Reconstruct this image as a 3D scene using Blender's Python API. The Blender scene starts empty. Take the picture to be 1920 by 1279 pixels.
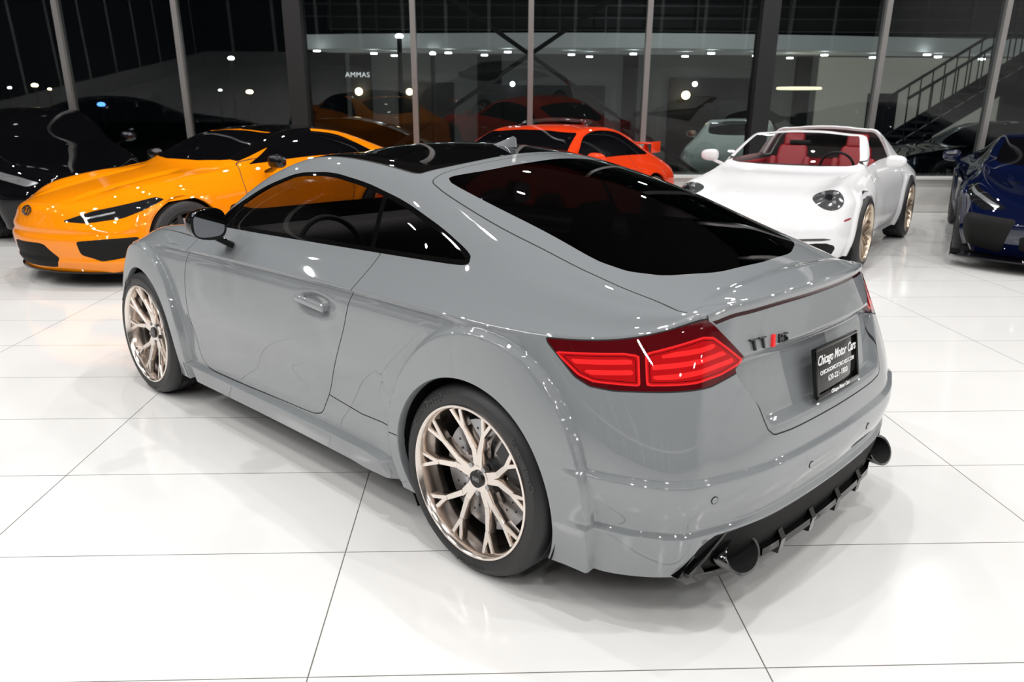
import bpy, bmesh, math, numpy as np
from mathutils import Matrix, Vector
D=bpy.data; SC=bpy.context.scene; COL=SC.collection
np.random.seed(3)
try: SC.view_settings.view_transform='Standard'
except Exception: pass
# ------------------------------------------------------------------ materials
def srgb(r,g,b):
    f=lambda c:(c/255/12.92) if c/255<=.04045 else ((c/255+.055)/1.055)**2.4
    return (f(r),f(g),f(b),1)
def mat(name,c,rough=.5,metal=0,coat=0,em=0,emc=None,spec=.5,noise=0,cior=1.6):
    m=D.materials.new(name); m.use_nodes=True; nt=m.node_tree; b=nt.nodes['Principled BSDF']
    if len(c)==3: c=(*c,1)
    b.inputs['Base Color'].default_value=c; b.inputs['Roughness'].default_value=rough
    b.inputs['Metallic'].default_value=metal; b.inputs['Coat Weight'].default_value=coat
    b.inputs['Coat Roughness'].default_value=.012; b.inputs['Coat IOR'].default_value=cior; b.inputs['Specular IOR Level'].default_value=spec
    if em: b.inputs['Emission Color'].default_value=emc or c; b.inputs['Emission Strength'].default_value=em
    if noise:
        n=nt.nodes.new('ShaderNodeTexNoise'); n.inputs['Scale'].default_value=noise
        r=nt.nodes.new('ShaderNodeMapRange'); r.inputs[3].default_value=max(rough-.06,0); r.inputs[4].default_value=rough+.06
        nt.links.new(n.outputs[0],r.inputs[0]); nt.links.new(r.outputs[0],b.inputs['Roughness'])
    return m
def glassmat(name,tint,f0=.04,rough=0.0):
    m=D.materials.new(name); m.use_nodes=True; nt=m.node_tree; nt.nodes.clear()
    o=nt.nodes.new('ShaderNodeOutputMaterial'); mx=nt.nodes.new('ShaderNodeMixShader')
    t=nt.nodes.new('ShaderNodeBsdfTransparent'); t.inputs[0].default_value=(*tint,1)
    g=nt.nodes.new('ShaderNodeBsdfGlossy'); g.inputs['Roughness'].default_value=rough; g.inputs[0].default_value=(1,1,1,1)
    l=nt.nodes.new('ShaderNodeLayerWeight'); l.inputs[0].default_value=.5
    p=nt.nodes.new('ShaderNodeMath'); p.operation='POWER'; p.inputs[1].default_value=5; nt.links.new(l.outputs['Facing'],p.inputs[0])
    q=nt.nodes.new('ShaderNodeMath'); q.operation='MULTIPLY_ADD'; q.inputs[1].default_value=.9-f0; q.inputs[2].default_value=f0; nt.links.new(p.outputs[0],q.inputs[0])
    nt.links.new(q.outputs[0],mx.inputs[0]); nt.links.new(t.outputs[0],mx.inputs[1]); nt.links.new(g.outputs[0],mx.inputs[2])
    nt.links.new(mx.outputs[0],o.inputs[0]); return m
P_GREY=mat('paint_grey',srgb(133,137,140),.6,0,1,noise=3,spec=0,cior=1.95)
P_ORANGE=mat('paint_orange',srgb(248,142,6),.5,0,1,spec=0)
P_RED=mat('paint_red_orange',srgb(232,64,24),.5,0,1,spec=0)
P_WHITE=mat('paint_white',srgb(234,234,236),.5,0,1,spec=0)
P_BLUE=mat('paint_blue',srgb(8,16,46),.4,.0,1,spec=0,cior=1.7)
P_BLACK=mat('paint_black',(.003,.003,.004),.5,0,1,spec=0,cior=1.5)
P_SILVER=mat('paint_silver',srgb(170,178,172),.45,.0,.8,spec=0)
P_DRED=mat('paint_dark_red',srgb(150,26,22),.35,.0,1,spec=0)
GB=mat('gloss_black',(.003,.003,.003),.5,0,1,spec=0,cior=1.5)
EXH=mat('exhaust_gloss_black',(.004,.004,.004),.5,0,1,spec=0,cior=2.1)
MB_=mat('matte_black',(.008,.008,.008),.7,spec=.2)
GAP=mat('panel_gap',(.01,.01,.01),.8)
RUB=mat('tyre_rubber',(.016,.016,.017),.5,noise=60)
TLET=mat('tyre_letter_rubber',(.045,.045,.045),.5)
RIM=mat('polished_champagne_metal',srgb(238,228,220),.17,1,.3)
RIMG=mat('bronze_metal',srgb(205,190,172),.3,1)
RIMK=mat('black_alloy',(.02,.02,.02),.25,.5)
DISC=mat('brake_steel',(.42,.42,.43),.3,1)
CAL=mat('brake_caliper_black',(.02,.02,.02),.35)
G_SIDE=glassmat('tinted_side_glass',(.25,.235,.235)); G_REAR=glassmat('dark_rear_glass',(.035,.03,.035)); G_CLR=glassmat('clear_glass',(.88,.90,.89))
G_DARK=mat('dark_window_glass',(.003,.003,.004),.5,0,1,spec=0,cior=1.5)
LENS=mat('headlight_lens',(.015,.016,.018),.05,.2,1)
LENSC=mat('headlight_clear_lens',(.16,.165,.17),.12,.6,1)
LENSW=mat('headlight_reflector',(.75,.77,.8),.15,.8,1)
TRED=mat('tail_light_smoked_red',(.08,.003,.005),.5,0,1,spec=0,cior=1.5)
TRED2=mat('tail_light_red_element',(.42,.006,.008),.4,0,1,em=.05,emc=(1,.02,.015,1),cior=1.45,spec=0)
TRED3=mat('tail_light_bright_red',(.78,.02,.022),.4,0,1,em=.20,emc=(1,.03,.025,1),cior=1.45,spec=0)
DRED=mat('brake_light_dark_red',(.03,.002,.003),.5,0,1,spec=0,cior=1.5)
WHT=mat('white_lettering',(.9,.9,.9),.5)
REDL=mat('red_leather',(.30,.016,.024),.5)
BLKL=mat('black_leather',(.012,.012,.013),.55)
DCHR=mat('dark_chrome',(.13,.13,.135),.12,1)
MIRR=mat('mirror_glass',(.5,.5,.52),.02,1)
ORL=mat('orange_marker_lens',(.8,.2,.02),.2,0,1)
# ------------------------------------------------------------------ helpers
def link(o,parent=None):
    COL.objects.link(o)
    if parent is not None: o.parent=parent
    return o
def mesh_np(name,V,F,mats,mi=None,N=None,parent=None,smooth=True):
    me=D.meshes.new(name); V=np.asarray(V,float);F=np.asarray(F,int); nf,k=F.shape
    me.vertices.add(len(V)); me.vertices.foreach_set('co',V.astype('f').ravel())
    me.loops.add(nf*k); me.loops.foreach_set('vertex_index',F.astype('i').ravel())
    me.polygons.add(nf); me.polygons.foreach_set('loop_start',np.arange(0,nf*k,k).astype('i'))
    for m in mats: me.materials.append(m)
    if mi is not None: me.polygons.foreach_set('material_index',np.asarray(mi).astype('i'))
    me.update(calc_edges=True)
    if smooth: me.shade_smooth()
    if N is not None: me.normals_split_custom_set_from_vertices(np.asarray(N,float).tolist())
    return link(D.objects.new(name,me),parent)
class MBd:
    def __init__(s): s.v=[];s.f=[];s.m=[]
    def add(s,v,f,m=0,M=None):
        o=len(s.v)
        for p in v:
            p=Vector(p)
            if M is not None: p=M@p
            s.v.append(tuple(p))
        for q in f: s.f.append(tuple(i+o for i in q)); s.m.append(m)
        return s
    def obj(s,name,mats,parent=None,smooth=True,ang=.6,loc=None,rot=None):
        me=D.meshes.new(name); me.from_pydata(s.v,[],s.f)
        for m in mats: me.materials.append(m)
        me.polygons.foreach_set('material_index',np.array(s.m,dtype='i')); me.update()
        if smooth: me.shade_smooth(); me.set_sharp_from_angle(angle=ang)
        o=link(D.objects.new(name,me),parent)
        if loc is not None: o.location=loc
        if rot is not None: o.rotation_euler=rot
        return o
def box(b,c,s,m=0,M=None):
    x,y,z=c;a,d,e=[q/2 for q in s]
    v=[(x+i*a,y+j*d,z+k*e) for i in(-1,1) for j in(-1,1) for k in(-1,1)]
    b.add(v,[(0,1,3,2),(4,6,7,5),(0,4,5,1),(2,3,7,6),(0,2,6,4),(1,5,7,3)],m,M)
def rbox(b,c,s,r=.02,m=0,M=None,seg=3,taper=1.0,tz=1.0):
    bm=bmesh.new(); bmesh.ops.create_cube(bm,size=1)
    for v in bm.verts:
        k=taper if v.co.z>0 else 1
        v.co=Vector((v.co.x*s[0]*k,v.co.y*s[1]*k,v.co.z*s[2]))
    bmesh.ops.bevel(bm,geom=bm.edges[:],offset=min(r,min(s)*.49),segments=seg,profile=.5,affect='EDGES')
    bm.verts.index_update(); v=[tuple(p.co+Vector(c)) for p in bm.verts]; f=[[q.index for q in g.verts] for g in bm.faces]; bm.free()
    b.add(v,f,m,M)
def bar(b,p0,p1,w0,w1,h0,h1,up,m=0,tw=.6):
    p0=Vector(p0);p1=Vector(p1);up=Vector(up).normalized();d=(p1-p0).normalized();s=d.cross(up).normalized();u=s.cross(d)
    v=[]
    for p,w,h in((p0,w0,h0),(p1,w1,h1)):
        v+=[p-s*w/2-u*h,p-s*w/2-u*h*.22,p-s*w/2*tw,p+s*w/2*tw,p+s*w/2-u*h*.22,p+s*w/2-u*h]
    f=[(i,(i+1)%6,(i+1)%6+6,i+6) for i in range(6)]+[(5,4,3,2,1,0),(6,7,8,9,10,11)]
    b.add(v,f,m)
def lathe(b,prof,n=64,m=0,closed=False,M=None):
    v=[];f=[];k=len(prof)
    for i in range(n):
        a=2*math.pi*i/n
        for r,y in prof: v.append((r*math.cos(a),y,r*math.sin(a)))
    for i in range(n):
        j=(i+1)%n
        for q in range(k-1 if not closed else k):
            q2=(q+1)%k
            f.append((i*k+q,i*k+q2,j*k+q2,j*k+q))
    b.add(v,f,m,M)
def cyl(b,c,r,h,axis='z',n=24,m=0,r2=None,M=None):
    r2=r if r2 is None else r2; v=[];f=[]
    for i in range(n):
        a=2*math.pi*i/n; ca,sa=math.cos(a),math.sin(a)
        for rr,hh in((r,-h/2),(r2,h/2)):
            p={'z':(rr*ca,rr*sa,hh),'y':(rr*ca,hh,-rr*sa),'x':(hh,rr*ca,rr*sa)}[axis]
            v.append((p[0]+c[0],p[1]+c[1],p[2]+c[2]))
    for i in range(n):
        j=(i+1)%n; f.append((2*i,2*j,2*j+1,2*i+1))
    f.append([2*i for i in range(n)][::-1]); f.append([2*i+1 for i in range(n)])
    b.add(v,f,m,M)
def textmesh(s,size,ext=.0015,spacing=1.0,shear=0,sx=1,bold=0):
    cu=D.curves.new('t','FONT'); cu.body=s; cu.size=size; cu.extrude=ext; cu.align_x='CENTER'; cu.align_y='CENTER'; cu.space_character=spacing; cu.shear=shear; cu.resolution_u=3; cu.offset=bold
    o=D.objects.new('t',cu); COL.objects.link(o); bpy.context.view_layer.update()
    me=D.meshes.new_from_object(o.evaluated_get(bpy.context.evaluated_depsgraph_get()))
    v=[(p.co.x*sx,p.co.y,p.co.z) for p in me.vertices]; f=[tuple(p.vertices) for p in me.polygons]
    D.objects.remove(o); D.meshes.remove(me); D.curves.remove(cu); return v,f
def thing(name,label,cat,loc=(0,0,0),rz=0,group=None):
    e=D.objects.new(name,None); e.empty_display_size=.2; e.location=loc; e.rotation_euler=(0,0,rz); COL.objects.link(e)
    e['label']=label; e['category']=cat
    if group: e['group']=group
    return e
def tag(o,label,cat,group=None,kind=None):
    if label: o['label']=label
    if cat: o['category']=cat
    if group: o['group']=group
    if kind: o['kind']=kind
    return o
def S_(x): x=np.clip(x,0,1); return x*x*(3-2*x)
# ------------------------------------------------------------------ splines / surfaces
def nspl(t,P,q):
    t=np.asarray(t,float);P=np.asarray(P,float);q=np.asarray(q,float);n=len(t);sh=P.shape[1:];P2=P.reshape(n,-1);h=np.diff(t)
    A=np.zeros((n,n));B=np.zeros(P2.shape);A[0,0]=A[-1,-1]=1
    for i in range(1,n-1):
        A[i,i-1]=h[i-1];A[i,i]=2*(h[i-1]+h[i]);A[i,i+1]=h[i]
        B[i]=6*((P2[i+1]-P2[i])/h[i]-(P2[i]-P2[i-1])/h[i-1])
    Mm=np.linalg.solve(A,B); k=np.clip(np.searchsorted(t,q,side='right')-1,0,n-2)
    a=((t[k+1]-q)/h[k])[:,None]; b=1-a; hh=(h[k]**2)[:,None]/6
    return (a*P2[k]+b*P2[k+1]+((a**3-a)*Mm[k]+(b**3-b)*Mm[k+1])*hh).reshape((len(q),)+sh)
def vnorm(V,F):
    fn=np.cross(V[F[:,1]]-V[F[:,0]],V[F[:,2]]-V[F[:,0]]); N=np.zeros_like(V)
    for i in range(3):
        for c in range(3): N[:,c]+=np.bincount(F[:,i],fn[:,c],len(V))
    return N
def nrm(N): return N/np.maximum(np.linalg.norm(N,axis=1,keepdims=True),1e-12)
class Srf: pass
def surface(sp,ds):
    st=sp['st'];n=len(st);C=np.zeros((n,8,3)); sb=sp.get('sb',.005)
    for j,(xs,xc,(ys,zs),(yb,zb),(yr,zr),zc) in enumerate(st):
        wb=.014*min(1,max(0,(zr-zb))/.2)
        yz=[(ys,zs),((ys+yb)/2+sb,(zs+zb)/2+sb),(yb,zb),((yb+yr)/2+wb,(zb+zr)/2+wb*.5),(yr,zr),(.8*yr,zr+(zc-zr)*.45),(.42*yr,zr+(zc-zr)*.84),(0,zc)]
        for l,(y,z) in enumerate(yz): C[j,l]=(xc+(xs-xc)*(y/ys)**2,y,z)
    ch=np.linalg.norm(np.diff(C,axis=1),axis=2).mean(0); lam=np.r_[0,np.cumsum(ch)]; L7=lam[-1]
    mir=C[:,[6,5]].copy(); mir[...,1]*=-1
    Ce=np.concatenate([C,mir],1); le=np.r_[lam,2*L7-lam[6],2*L7-lam[5]]
    tt=(np.linalg.norm(np.diff(C[:,0],axis=0),axis=1)+np.linalg.norm(np.diff(C[:,7],axis=0),axis=1))/2; t=np.r_[0,np.cumsum(tt)]
    NL=max(12,int(L7/ds)); NT=max(20,int(t[-1]/ds)); lq=np.linspace(0,L7,NL); tq=np.linspace(0,t[-1],NT)
    B=nspl(t,nspl(le,Ce.transpose(1,0,2),lq).transpose(1,0,2),tq); B[:,-1,1]=0
    Lf=np.linalg.norm(np.diff(C[0],axis=0),axis=1).sum();Lr=np.linalg.norm(np.diff(C[-1],axis=0),axis=1).sum(); tN=t[-1]
    fr=lam/L7
    s=np.r_[-Lf*fr[::-1],t[1:-1],tN+Lr*fr]; T=np.concatenate([C[0,::-1],C[1:-1,0],C[-1]],0)
    def arc(pts,q):
        pts=np.array(pts,float); d=np.r_[0,np.cumsum(np.linalg.norm(np.diff(pts,axis=0),axis=1))]
        e=np.concatenate([pts[[2,1]]*[1,-1],pts]); de=np.r_[-d[2],-d[1],d]; return nspl(de,e,q*d[-1])
    Ms=np.array(sp['M'],float)
    Mf=arc([sp['Mf'][0],*sp['Mf'][1:],Ms[0]],1-fr[::-1]); Mr=arc([sp['Mr'][0],*sp['Mr'][1:],Ms[-1]],1-fr)
    Mp=np.concatenate([Mf,Ms[1:-1],Mr],0); Mp[0,1]=0;Mp[-1,1]=0
    Mx=np.concatenate([Mp[1:2]*[1,-1],Mp,Mp[-2:-1]*[1,-1]]); tg=Mx[2:]-Mx[:-2]; nr=np.stack([-tg[:,1],tg[:,0]],1); nr/=np.linalg.norm(nr,axis=1,keepdims=True)
    if nr[n//2+8,1]<0: nr=-nr
    kx=[-Lf,0,t[2],t[-3],tN,tN+Lr]
    g=np.interp(s,kx,sp['gu'])[:,None]; w=np.interp(s,kx,sp['wu']); ins=np.interp(s,kx,sp['ins'])[:,None]; zb=np.interp(s,kx,sp['zb']); zm=np.interp(s,kx,sp['zm'])
    U=np.c_[T[:,:2]+(Mp-T[:,:2])*g, T[:,2]+(zm-T[:,2])*w]; Mz=np.c_[Mp,zm]
    Lw=np.c_[Mp-nr*ins*.22,zm+(zb-zm)*.5]; Bt=np.c_[Mp-nr*ins,zb]
    rows=np.stack([T,U,Mz,Lw,Bt]); R=rows[:,[2,1]].copy();R[...,1]*=-1; R2=rows[:,[-2,-3]].copy();R2[...,1]*=-1
    rows=np.concatenate([R,rows,R2],1); se=np.r_[2*s[0]-s[2],2*s[0]-s[1],s,2*s[-1]-s[-2],2*s[-1]-s[-3]]
    sq=np.r_[-Lf*(lq/L7)[::-1],tq[1:-1],tN+Lr*lq/L7]
    rf=nspl(se,rows.transpose(1,0,2),sq).transpose(1,0,2); Tf=np.concatenate([B[0,::-1],B[1:-1,0],B[-1]]); rf[0]=Tf
    vv=np.r_[0,np.cumsum(np.linalg.norm(np.diff(rf,axis=0),axis=2).mean(1))]; NV=max(8,int(vv[-1]/ds)); vq=np.linspace(0,vv[-1],NV)
    A=nspl(vv,rf,vq); A[:,0,1]=0;A[:,-1,1]=0
    IB=np.arange(NT*NL).reshape(NT,NL); NS=len(sq); IA=np.zeros((NV,NS),int); IA[0]=np.r_[IB[0,::-1],IB[1:-1,0],IB[-1]]; IA[1:]=NT*NL+np.arange((NV-1)*NS).reshape(NV-1,NS)
    V=np.concatenate([B.reshape(-1,3),A[1:].reshape(-1,3)])
    lamA=np.r_[np.tile(np.interp(lq,lam,np.arange(8)),NT),np.zeros((NV-1)*NS)]
    dT=np.r_[np.zeros(NT*NL),(A[0,:,2][None]-A[1:,:,2]).ravel()]
    def tris(I): a,b,c,d=I[:-1,:-1].ravel(),I[1:,:-1].ravel(),I[1:,1:].ravel(),I[:-1,1:].ravel(); return np.concatenate([np.c_[a,b,c],np.c_[a,c,d]])
    FA=tris(IA);FB=tris(IB)
    nb=vnorm(V,FB); 
    if nb[IB[NT//2,-3],2]<0: FB=FB[:,::-1]
    na=vnorm(V,FA)
    if na[IA[NV//2,NS//2],1]<0: FA=FA[:,::-1]
    F=np.concatenate([FA,FB]); L=np.r_[np.zeros(len(FA),int),np.ones(len(FB),int)]
    k=sp.get('sm',3)
    if k:
        r=sp.get('smr',.03); wA=np.zeros(len(V)); nn=max(2,int(r/ds))
        for i in range(nn):
            f=1-i/nn
            wA[IA[i]]=np.maximum(wA[IA[i]],f); wA[IB[i]]=np.maximum(wA[IB[i]],f); wA[IB[-1-i]]=np.maximum(wA[IB[-1-i]],f); wA[IB[:,i]]=np.maximum(wA[IB[:,i]],f)
        E=np.concatenate([F[:,[0,1]],F[:,[1,2]],F[:,[2,0]]]); E=np.unique(np.sort(E,1),axis=0); E=E[(wA[E]>0).any(1)]
        deg=np.bincount(E.ravel(),minlength=len(V)).astype(float); cen=np.abs(V[:,1])<1e-6
        for _ in range(k):
            acc=np.stack([np.bincount(E[:,0],V[E[:,1],c],len(V))+np.bincount(E[:,1],V[E[:,0],c],len(V)) for c in range(3)],1)
            av=acc/np.maximum(deg,1)[:,None]; m=(deg>0)&(wA>0)
            V[m]+=(av[m]-V[m])*(.6*wA[m])[:,None]; V[cen,1]=0
    N=vnorm(V,F); cen=np.abs(V[:,1])<1e-6; N[cen,1]=0; N=nrm(N)
    if sp.get('disp'):
        V=V+N*sp['disp'](V,dT)[:,None]; V[cen,1]=0; N=vnorm(V,F); N[cen,1]=0; N=nrm(N)
    S=Srf(); S.W=np.c_[V,N,lamA,dT]; S.F=F; S.L=L; S.bot=A[-1]; S.V0=V.copy(); S.N0=N.copy(); S.lam0=lamA; return S
def spt(S,y,z,rear=True):
    V=S.V0; m=(V[:,0]<-.4) if rear else (V[:,0]>2.6)
    i=np.where(m)[0]; j=i[np.argmin((V[i,1]-abs(y))**2+(V[i,2]-z)**2)]; p=V[j].copy();n=S.N0[j].copy()
    if y<0: p[1]*=-1;n[1]*=-1
    return p,n
def frame(p,n,off=0):
    n=Vector(n).normalized(); r=Vector((0,0,1)).cross(n).normalized(); u=n.cross(r)
    m=Matrix((r,u,n)).transposed().to_4x4(); m.translation=Vector(p)+n*off; return m
def cut(S,phi,mask,eps=2e-4):
    phi=phi.copy(); phi[np.abs(phi)<eps]=0; F=S.F; sg=np.sign(phi[F]); mx=(sg.max(1)>0)&(sg.min(1)<0)&mask
    if not mx.any(): return phi
    T=F[mx];s=sg[mx];l=S.L[mx]; z=(s==0).any(1); r=np.where(z,np.argmax(s==0,1),np.argmax(s*np.sign(s.sum(1))[:,None]<0,1))
    T=T[np.arange(len(T))[:,None],(r[:,None]+[0,1,2])%3]
    Tz,lz=T[z],l[z];Tn,ln=T[~z],l[~z]
    E=np.concatenate([Tz[:,[1,2]],Tn[:,[0,1]],Tn[:,[0,2]]]); E=np.sort(E,1); u,inv=np.unique(E,axis=0,return_inverse=True); inv=inv.ravel()
    a,b=u[:,0],u[:,1]; t=(phi[a]/(phi[a]-phi[b]))[:,None]; Wn=S.W[a]*(1-t)+S.W[b]*t; Wn[:,3:6]=nrm(Wn[:,3:6])
    base=len(S.W); ids=base+inv; nz=len(Tz);nn=len(Tn); pz=ids[:nz];p=ids[nz:nz+nn];q=ids[nz+nn:]
    NF=[F[~mx]];NLb=[S.L[~mx]]
    for tr,lb in((np.c_[Tz[:,0],Tz[:,1],pz],lz),(np.c_[Tz[:,0],pz,Tz[:,2]],lz),(np.c_[Tn[:,0],p,q],ln),(np.c_[p,Tn[:,1],Tn[:,2]],ln),(np.c_[p,Tn[:,2],q],ln)): NF.append(tr);NLb.append(lb)
    S.W=np.concatenate([S.W,Wn]);S.F=np.concatenate(NF);S.L=np.concatenate(NLb)
    return np.r_[phi,np.zeros(len(Wn))]
def coords(W,kind):
    x,y,z=W[:,0],W[:,1],W[:,2]
    if kind=='xz': return np.c_[x,z]
    if kind=='xy': return np.c_[x,y]
    if kind=='yz': return np.c_[y,z]
    if kind=='xl': return np.c_[x,W[:,6]*.15]
    if kind[0]=='az': return np.c_[np.arctan2(y,kind[2]*(x-kind[1]))*kind[3],z]
def psdf(P,poly):
    poly=np.asarray(poly,float); out=np.empty(len(P))
    for i in range(0,len(P),20000):
        Q=P[i:i+20000,None,:];a=poly[None];b=np.roll(poly,-1,0)[None];e=b-a;w=Q-a
        t=np.clip((w*e).sum(-1)/np.maximum((e*e).sum(-1),1e-12),0,1); d=np.sqrt(((w-e*t[...,None])**2).sum(-1)).min(1)
        c=((a[...,1]>Q[...,1])!=(b[...,1]>Q[...,1]))&(Q[...,0]<(b[...,0]-a[...,0])*(Q[...,1]-a[...,1])/np.where(b[...,1]==a[...,1],1e-9,b[...,1]-a[...,1])+a[...,0])
        out[i:i+20000]=np.where(c.sum(1)%2==1,-d,d)
    return out
def sline(P,pl):
    pl=np.asarray(pl,float);a=pl[:-1][None];b=pl[1:][None];e=b-a;out=np.empty(len(P));end=np.empty(len(P),bool)
    for i in range(0,len(P),20000):
        Q=P[i:i+20000,None,:];w=Q-a;tr=(w*e).sum(-1)/(e*e).sum(-1);t=np.clip(tr,0,1);d=np.sqrt(((w-e*t[...,None])**2).sum(-1));k=d.argmin(1);ar=np.arange(len(k))
        sg=np.sign((e[...,0]*w[...,1]-e[...,1]*w[...,0])[ar,k]); out[i:i+20000]=d[ar,k]*np.where(sg==0,1,sg)
        tk=tr[ar,k]; end[i:i+20000]=((k==0)&(tk<0))|((k==len(pl)-2)&(tk>1))
    return out,end
def chk(pts,n=2,w=.2,closed=True):
    p=np.array(pts,float)
    for _ in range(n):
        q=np.roll(p,-1,0) if closed else p[1:]; a=p if closed else p[:-1]
        r=np.empty((2*len(a),2)); r[0::2]=a*(1-w)+q*w; r[1::2]=a*w+q*(1-w)
        if not closed: r=np.vstack([p[:1],r,p[-1:]])
        p=r
    return p
def fmask(S,labs,flt):
    m=np.isin(S.L,labs)
    if flt is not None: m&=flt(S.W[S.F].mean(1))
    return m
def region(S,fn,labs,new,flt=None,off=0.):
    m=fmask(S,labs,flt); 
    if not m.any(): return
    vi=np.unique(S.F[m]); phi=np.ones(len(S.W)); phi[vi]=fn(S.W[vi])-off
    phi=cut(S,phi,m); m=fmask(S,labs,flt); S.L[m&(phi[S.F].sum(1)<0)]=new
def pfn(kind,poly): return lambda W: psdf(coords(W,kind),poly)
def outline(S,fn,labs,gap,inner,flt=None,w=.0022):
    region(S,fn,labs,gap,flt,off=w); region(S,fn,[gap],inner,flt,off=-w)
def gline(S,kind,pl,labs,gap,flt=None,w=.0022):
    for o in(w,-w):
        m=fmask(S,labs,flt)
        if not m.any(): return
        vi=np.unique(S.F[m]);phi=np.ones(len(S.W));d,e=sline(coords(S.W[vi],kind),pl);d=np.where(np.abs(d)>.06,.06*np.sign(d),d);phi[vi]=d-o
        near=np.zeros(len(S.W),bool);near[vi]=(np.abs(d)<.05)&~e; cut(S,phi,m&near[S.F].all(1))
    m=fmask(S,labs,flt); idx=np.where(m)[0]; cW=S.W[S.F[idx]].mean(1); d,e=sline(coords(cW,kind),pl); S.L[idx[(np.abs(d)<w)&~e]]=gap
def extract(S,name,lm,mats,side,parent,off=0):
    m=np.isin(S.L,list(lm)); 
    if not m.any(): return None
    F=S.F[m]; mi=np.array([lm[k] for k in S.L[m]]); u,inv=np.unique(F,return_inverse=True); F=inv.reshape(-1,3); W=S.W[u]; V=W[:,:3]+W[:,3:6]*off;N=W[:,3:6]
    Vs=[];Fs=[];Ns=[];Ms=[];k=0
    if side>=0: Vs.append(V);Fs.append(F);Ns.append(N);Ms.append(mi);k=len(V)
    if side<=0: Vs.append(V*[1,-1,1]);Fs.append(F[:,::-1]+k);Ns.append(N*[1,-1,1]);Ms.append(mi)
    return mesh_np(name,np.concatenate(Vs),np.concatenate(Fs),mats,np.concatenate(Ms),np.concatenate(Ns),parent)
def arch_lips(S,arches,body_lab,paint,parent):
    b=MBd()
    for xc,zc,R,yin in arches:
        u=np.unique(S.F[np.isin(S.L,body_lab)]);P=S.W[u,:3]; r=np.hypot(P[:,0]-xc,P[:,2]-zc); k=(np.abs(r-R)<6e-4)&(P[:,1]>.5); P=P[k]; a=np.arctan2(P[:,2]-zc,P[:,0]-xc); P=P[np.argsort(np.where(a<-math.pi/2,a+2*math.pi,a))]
        if len(P)<4: continue
        for sg in(1,-1):
            v=[];f=[]
            for i,p in enumerate(P):
                d=np.array([p[0]-xc,0,p[2]-zc]);d/=np.linalg.norm(d)
                for rr,dy in((0,0),(-.003,.006),(-.003,.03),(.012,.034)): q=p+d*rr; v.append((q[0],(q[1]-dy)*sg,q[2]))
            for i in range(len(P)-1):
                for j in range(3): f.append((4*i+j,4*i+j+1,4*i+5+j,4*i+4+j))
            b.add(v,f,0)
            v=[];f=[];n=24;Ri=R+.012
            for i in range(n+1):
                t=math.radians(-35)+math.radians(250)*i/n
                v+=[(xc+Ri*math.cos(t),.87*sg,zc+Ri*math.sin(t)),(xc+Ri*math.cos(t),yin*sg,zc+Ri*math.sin(t)),(xc,yin*sg,zc)]
            for i in range(n): f+=[(3*i,3*i+1,3*i+4,3*i+3),(3*i+1,3*i+2,3*i+4)]
            b.add(v,f,1)
    bt=S.bot[::6]; v=[];f=[]
    for p in bt: y=min(p[1],.60); v+=[(p[0],y,p[2]+.004),(p[0],-y,p[2]+.004)]
    for i in range(len(bt)-1): f.append((2*i,2*i+1,2*i+3,2*i+2))
    b.add(v,f,1)
    return b.obj('wheel_arch_lining',[paint,MB_],parent,ang=1.0)
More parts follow.
